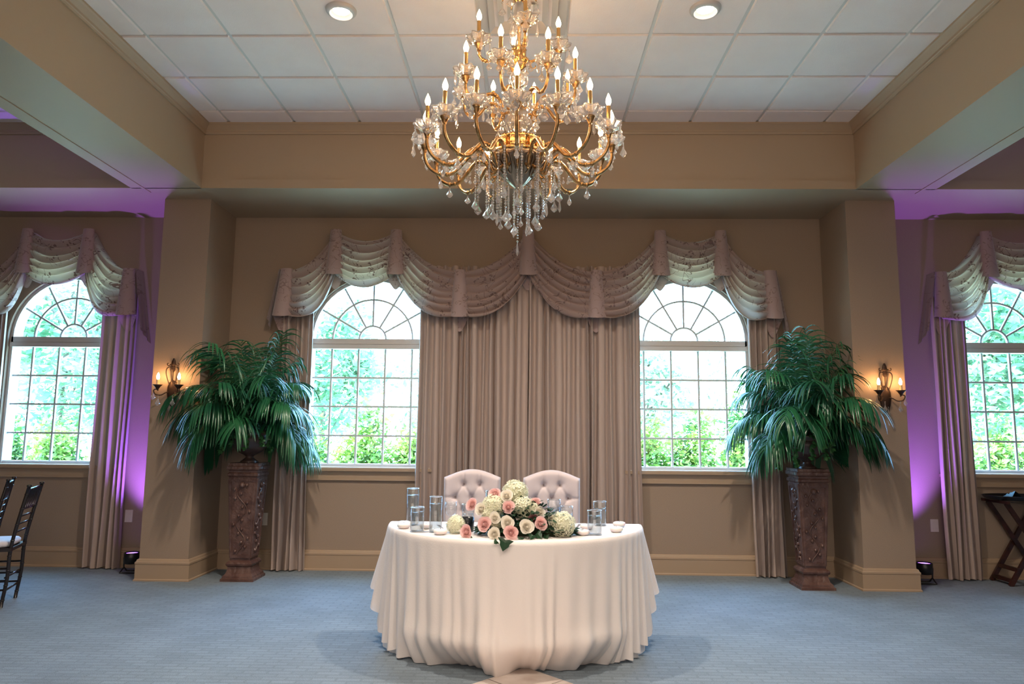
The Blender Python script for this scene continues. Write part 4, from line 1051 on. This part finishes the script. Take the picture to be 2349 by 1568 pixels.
# ------------------------------------------------------------------ chairs at left
def ballroom_chair(x, y, rz, label):
    """seat faces local +y, back at y=0"""
    t = thing('ballroom_chair', label, 'chair', (x, y, 0), rz, 'black bamboo-style ballroom chairs')
    def turned(p0, p1, r, name, rings=8):
        mb = MB(); mb.tube([Vector(p0).lerp(Vector(p1), k/10) for k in range(11)], r, 8)
        for k in range(1, rings): mb.ball(Vector(p0).lerp(Vector(p1), k/rings), r*1.3, 8, 5, (1, 1, .5))
        return mb
    W = .175
    for s_ in (-1, 1):
        m1 = MB(); pts = [Vector(p) for p in ((s_*W, .03, 0), (s_*W, .005, .22), (s_*W, 0, .44), (s_*W, -.04, .68), (s_*W, -.085, .905))]
        m1.tube(bez(pts, 4), .0135, 8)
        for k in range(1, 9): q = bez(pts, 4)[k*2-1]; m1.ball(q, .017, 8, 5, (1, 1, .5))
        m1.lathe([(.010, 0), (.017, .006), (.019, .014), (.012, .02)], (s_*W, -.086, .903), 10); m1.build('back_leg', M['darkwood'], t)
        turned((s_*(W+.02), .37, 0), (s_*(W+.02), .37, .43), .0135, 'l').build('front_leg', M['darkwood'], t)
    s2 = MB(); s2.box(-W-.03, W+.03, -.01, .395, .420, .445); s2.build('seat', M['darkwood'], t, smooth=False)
    c_ = MB(); P = []
    for r, z in ((.90, .446), (1.0, .455), (1.0, .478), (.93, .492), (.5, .497), (.01, .498)):
        P.append([(.185*r*math.copysign(abs(cos(a))**.35, cos(a)), .195+.185*r*math.copysign(abs(sin(a))**.35, sin(a)), z) for a in [2*PI*k/32 for k in range(32)]])
    c_.quadgrid(P, closev=True); c_.build('cushion', M['cushion'], t)
    b = MB()
    for z in (.10, .20): b.tube([(-W, .02, z+.02), (W, .02, z+.02)], .008, 6)
    for s_ in (-1, 1):
        for z in (.13, .20, .29): b.tube([(s_*W, .015, z), (s_*(W+.02), .37, z)], .008, 6)
    for z in (.16, .26): b.tube([(-W-.02, .37, z), (W+.02, .37, z)], .008, 6)
    b.build('stretchers', M['darkwood'], t)
    b = MB()
    for z, y_ in ((.56, -.018), (.62, -.028), (.68, -.04)): b.tube([(-W, y_, z), (W, y_, z)], .0075, 6)
    b.tube([(-W, -.050, .735), (W, -.050, .735)], .0085, 6); b.tube([(-W, -.083, .89), (W, -.083, .89)], .0095, 6)
    for k in range(7): xx = -W+.05*(k+.5); b.tube([(xx, -.050, .735), (xx, -.082, .89)], .006, 6)
    b.build('back_spindles', M['darkwood'], t)
M['cushion'] = cloth('cushion_fabric', (.52, .50, .55), 0, bump=(60, .6))
# back legs at (-3.90,5.58) and (-4.025,5.91): seat faces -x
ang = math.atan2(5.91-5.58, -4.025+3.90)      # direction of the back
ballroom_chair(-4.055, 5.745, ang+0, 'black ballroom chair with a pale seat cushion, nearest the column at far left')
ballroom_chair(-4.68, 6.32, ang+.15, 'second black ballroom chair, only its back post showing at the far left edge')

# ------------------------------------------------------------------ tray stand at right
def tray_stand():
    t = thing('tray_stand', 'dark wooden folding tray stand at the far right', 'tray stand', (4.70, 6.98, 0))
    for y_, in ((.15,), (-.12,)):
        for s_ in (1, -1):
            mb = MB(); a = Vector((-s_*.235, y_+s_*.014, .0)); b = Vector((s_*.235, y_+s_*.014, .75)); d = (b-a).normalized(); n_ = Vector((d.z, 0, -d.x))*.020; u = Vector((0, .011, 0))
            mb.quadgrid([[p+n_+u, p-n_+u, p-n_-u, p+n_-u] for p in (a, b)], closev=True); mb.face([b+n_+u, b-n_+u, b-n_-u, b+n_-u]); mb.face([a+n_-u, a-n_-u, a-n_+u, a+n_+u])
            mb.build('leg', M['redwood'], t, smooth=False)
    for x, z in ((-.215, .042), (-.155, .14), (.215, .042), (.155, .14)):
        mb = MB(); mb.box(x-.016, x+.016, -.12, .15, z-.012, z+.022); mb.build('stretcher', M['redwood'], t, smooth=False)
    for x in (-.25, .25):
        mb = MB(); mb.box(x-.014, x+.014, -.19, .19, .748, .775); mb.build('top_rail', M['redwood'], t, smooth=False)
    for k, y_ in enumerate((-.1, 0, .1)):
        mb = MB(); mb.quadgrid([[(x, y_-.02, .772-.03*(1-(x/.25)**2)), (x, y_+.02, .772-.03*(1-(x/.25)**2))] for x in [-.25+.05*q for q in range(11)]]); mb.build('webbing_strap', M['redwood'], t)
    tr = thing('serving_tray', 'large oval black serving tray resting on the folding stand', 'tray', (4.70, 6.98, .777))
    mb = MB(); P = []
    for r, z in ((.0001, .004), (.86, .004), (.93, .012), (1.0, .040), (1.01, .041), (1.0, .036), (.93, .006), (.88, -.001), (.0001, -.001)):
        P.append([(.35*r*cos(2*PI*k/48), .215*r*sin(2*PI*k/48), z) for k in range(48)])
    mb.quadgrid(P, closev=True); mb.build('tray_body', M['tray'], tr)
    mb = MB()
    rr = random.Random(5)
    P = []
    for i in range(9):
        u = i/8; P.append([(-.14+.26*u, -.07+.14*v/6, .006+max(0, .075*math.exp(-((u-.28)/.13)**2)*(1-.1*v))+.012*abs(sin(v*1.4+u*3))) for v in range(7)])
    mb.quadgrid(P); o = mb.build('napkin', M['napkin']); o.location = (4.66, 6.96, .778); tag(o, 'rumpled dark napkin lying on the oval tray', 'napkin')
tray_stand()

# ------------------------------------------------------------------ purple uplights, outlets
def uplight(x, y, label, s):
    t = thing('uplight', label, 'stage light', (x, y, 0), group='small black uplights behind the columns')
    MB().lathe([(.055, .085), (.070, .09), (.072, .185), (.066, .19), (.064, .176), (.0001, .175)], n=24).build('housing', M['black'], t)
    MB().lathe([(.0001, .178), (.060, .179)], n=20, cap=False).build('led_lens', M['purple'], t)
    b = MB()
    for sx in (-1, 1): b.tube([(sx*.078, 0, .14), (sx*.07, 0, .05), (sx*.075, -.06, .008)], .007, 6); b.tube([(sx*.07, 0, .05), (sx*.075, .06, .008)], .007, 6)
    b.tube([(-.075, -.06, .008), (.075, -.06, .008)], .007, 6); b.tube([(-.075, .06, .008), (.075, .06, .008)], .007, 6); b.build('yoke', M['black'], t)
    lamp('uplight_beam', 'SPOT', (x, y, .20), 380, (.34, .13, 1), direction=(s*.03, .05, 1), spot_size=1.1, spot_blend=1, shadow_soft_size=.05)
uplight(-3.79, 6.96, 'small black purple uplight on the floor behind the left column', -1)
uplight(3.735, 6.96, 'small black purple uplight on the floor behind the right column', 1)
def outlet(x, z, label):
    t = thing('wall_outlet', label, 'outlet', (x, YW, z), group='ivory wall outlets low on the wall')
    MB().box(-.038, .038, -.007, 0, -.060, .060).build('cover_plate', M['plate'], t, smooth=False)
    for dz in (-.028, .028): MB().box(-.014, .014, -.009, -.006, dz-.016, dz+.016).build('socket', M['plate'], t, smooth=False)
outlet(-2.62, .485, 'ivory wall outlet between the left pedestal and the drape')
outlet(3.99, .50, 'ivory wall outlet in purple light beside the far right drape')
outlet(-3.985, .50, 'ivory wall outlet in purple light beside the far left drape')

# ------------------------------------------------------------------ garden
tag(MB().box(-60, 60, YW+.25, 90, -.5, -.25).build('ground', M['grass'], smooth=False), kind='structure')
def leaves(n, cz, rad, size, rr, clumps=26, flat=1):
    mb = MB(); cs = []
    for _ in range(clumps):
        d = Vector((rr.gauss(0, 1), rr.gauss(0, 1), rr.gauss(0, 1))).normalized()*rr.uniform(.35, 1)
        cs.append(Vector((d.x*rad[0], d.y*rad[1], cz+d.z*rad[2])))
    for _ in range(n):
        c = rr.choice(cs); p = c+Vector((rr.gauss(0, 1)*rad[0], rr.gauss(0, 1)*rad[1], rr.gauss(0, 1)*rad[2]))*.21
        if p.z < .1: continue
        u = Vector((rr.gauss(0, 1), rr.gauss(0, 1), rr.gauss(0, .6))).normalized(); v = u.cross(Vector((rr.gauss(0, 1), rr.gauss(0, 1), rr.gauss(0, 1)))).normalized()
        s_ = size*rr.uniform(.6, 1.3); k = Vector((0, 0, -.15*s_))
        mb.face([p-u*s_, p+v*s_*.45+k, p+u*s_, p-v*s_*.45+k])
    return mb
def tree(name, x, y, h, r, n, m, label, size=.10, trunk=True, clumps=26, group=None, cat='tree', base=.35):
    rr = random.Random(int(x*31+y*17)); t = thing(name, label, cat, (x, y, -.25), group=group)
    leaves(n, h*(.5+base/2), (r, r, h*(.5-base/2)), size, rr, clumps).build('crown', M[m], t, smooth=False)
    if trunk:
        b = MB(); b.tube(bez([(0, 0, 0), (.06*h*rr.uniform(-1, 1)*.3, 0, h*.3), (.1*rr.uniform(-1, 1), .05, h*.8)], 5), [.09*(1-.06*i) for i in range(11)], 8)
        for k in range(6):
            a = rr.uniform(0, 6.28); z = h*rr.uniform(.3, .6); b.tube([(0, 0, z), (r*.35*cos(a), r*.35*sin(a), z+.2*h), (r*.6*cos(a), r*.6*sin(a), z+.28*h)], [.035, .02, .008], 5)
        b.build('trunk', M['bark'], t)
tree('maple_tree', -4.4, 15.5, 4.3, 1.5, 4600, 'leafA', 'leafy tree seen through the left centre window, left of its middle', group='trees outside the windows')
tree('maple_tree', -3.1, 21.0, 4.2, 1.4, 2600, 'leafB', 'pale leafy tree seen through the left centre window, behind and right', group='trees outside the windows')
tree('maple_tree', 2.55, 15.0, 3.9, 1.2, 3400, 'leafB', 'slim pale tree with a visible trunk through the right centre window', group='trees outside the windows')
tree('maple_tree', 5.2, 20.5, 5.4, 1.9, 2600, 'leafB', 'light green tree further back through the right centre window', group='trees outside the windows')
tree('maple_tree', -9.8, 14.8, 6.0, 2.0, 9000, 'leafA', 'dense green tree filling the far left window', group='trees outside the windows', size=.10, clumps=44, base=.2)
tree('maple_tree', -7.6, 20.5, 6.4, 1.9, 3800, 'leafB', 'tree behind the dense one, right part of the far left window', group='trees outside the windows', base=.2)
tree('maple_tree', 9.5, 14.6, 5.8, 1.9, 9000, 'leafA', 'dense green tree filling the far right window', group='trees outside the windows', size=.10, clumps=44, base=.2)
tree('maple_tree', 14.2, 18.5, 6.6, 2.2, 5000, 'leafA', 'green tree at the right edge of the far right window', group='trees outside the windows', clumps=40, base=.2)
tree('maple_tree', -15.2, 18.0, 6.4, 2.2, 4500, 'leafA', 'green tree at the left edge of the far left window', group='trees outside the windows', clumps=40, base=.2)
SH = [(-9.3, 'A'), (-8.2, 'C'), (-7.2, 'C'), (-6.1, 'C'), (-3.4, 'B'), (-2.45, 'C'), (-1.65, 'C'), (1.75, 'C'), (2.5, 'C'), (3.35, 'Y'), (6.3, 'C'), (7.2, 'C'), (8.1, 'C'), (9.0, 'C')]
SL = ['low clipped shrub, leftmost outside the far left window', 'yellow-green shrub low in the far left window, left part', 'yellow-green shrub low in the middle of the far left window', 'yellow-green shrub low in the far left window, right part',
      'pale shrub at the lower left of the left centre window', 'green shrub low in the middle of the left centre window', 'dark green shrub at the lower right of the left centre window',
      'green shrub at the lower left of the right centre window', 'dark green shrub low in the middle of the right centre window', 'tall bright yellow-green bush beside the right palm in the window',
      'shrub at the lower left of the far right window', 'shrub low in the far right window, left of its middle', 'shrub low in the far right window, right of its middle', 'rightmost shrub outside the far right window']
for (x, k), l in zip(SH, SL):
    h = 2.25 if k == 'Y' else 1.8
    tree('garden_shrub', x, 11.0, h, .42, 4200, 'leafC', l, size=.050, trunk=False, clumps=60, group='shrubs along the outside wall', cat='shrub', base=.0)
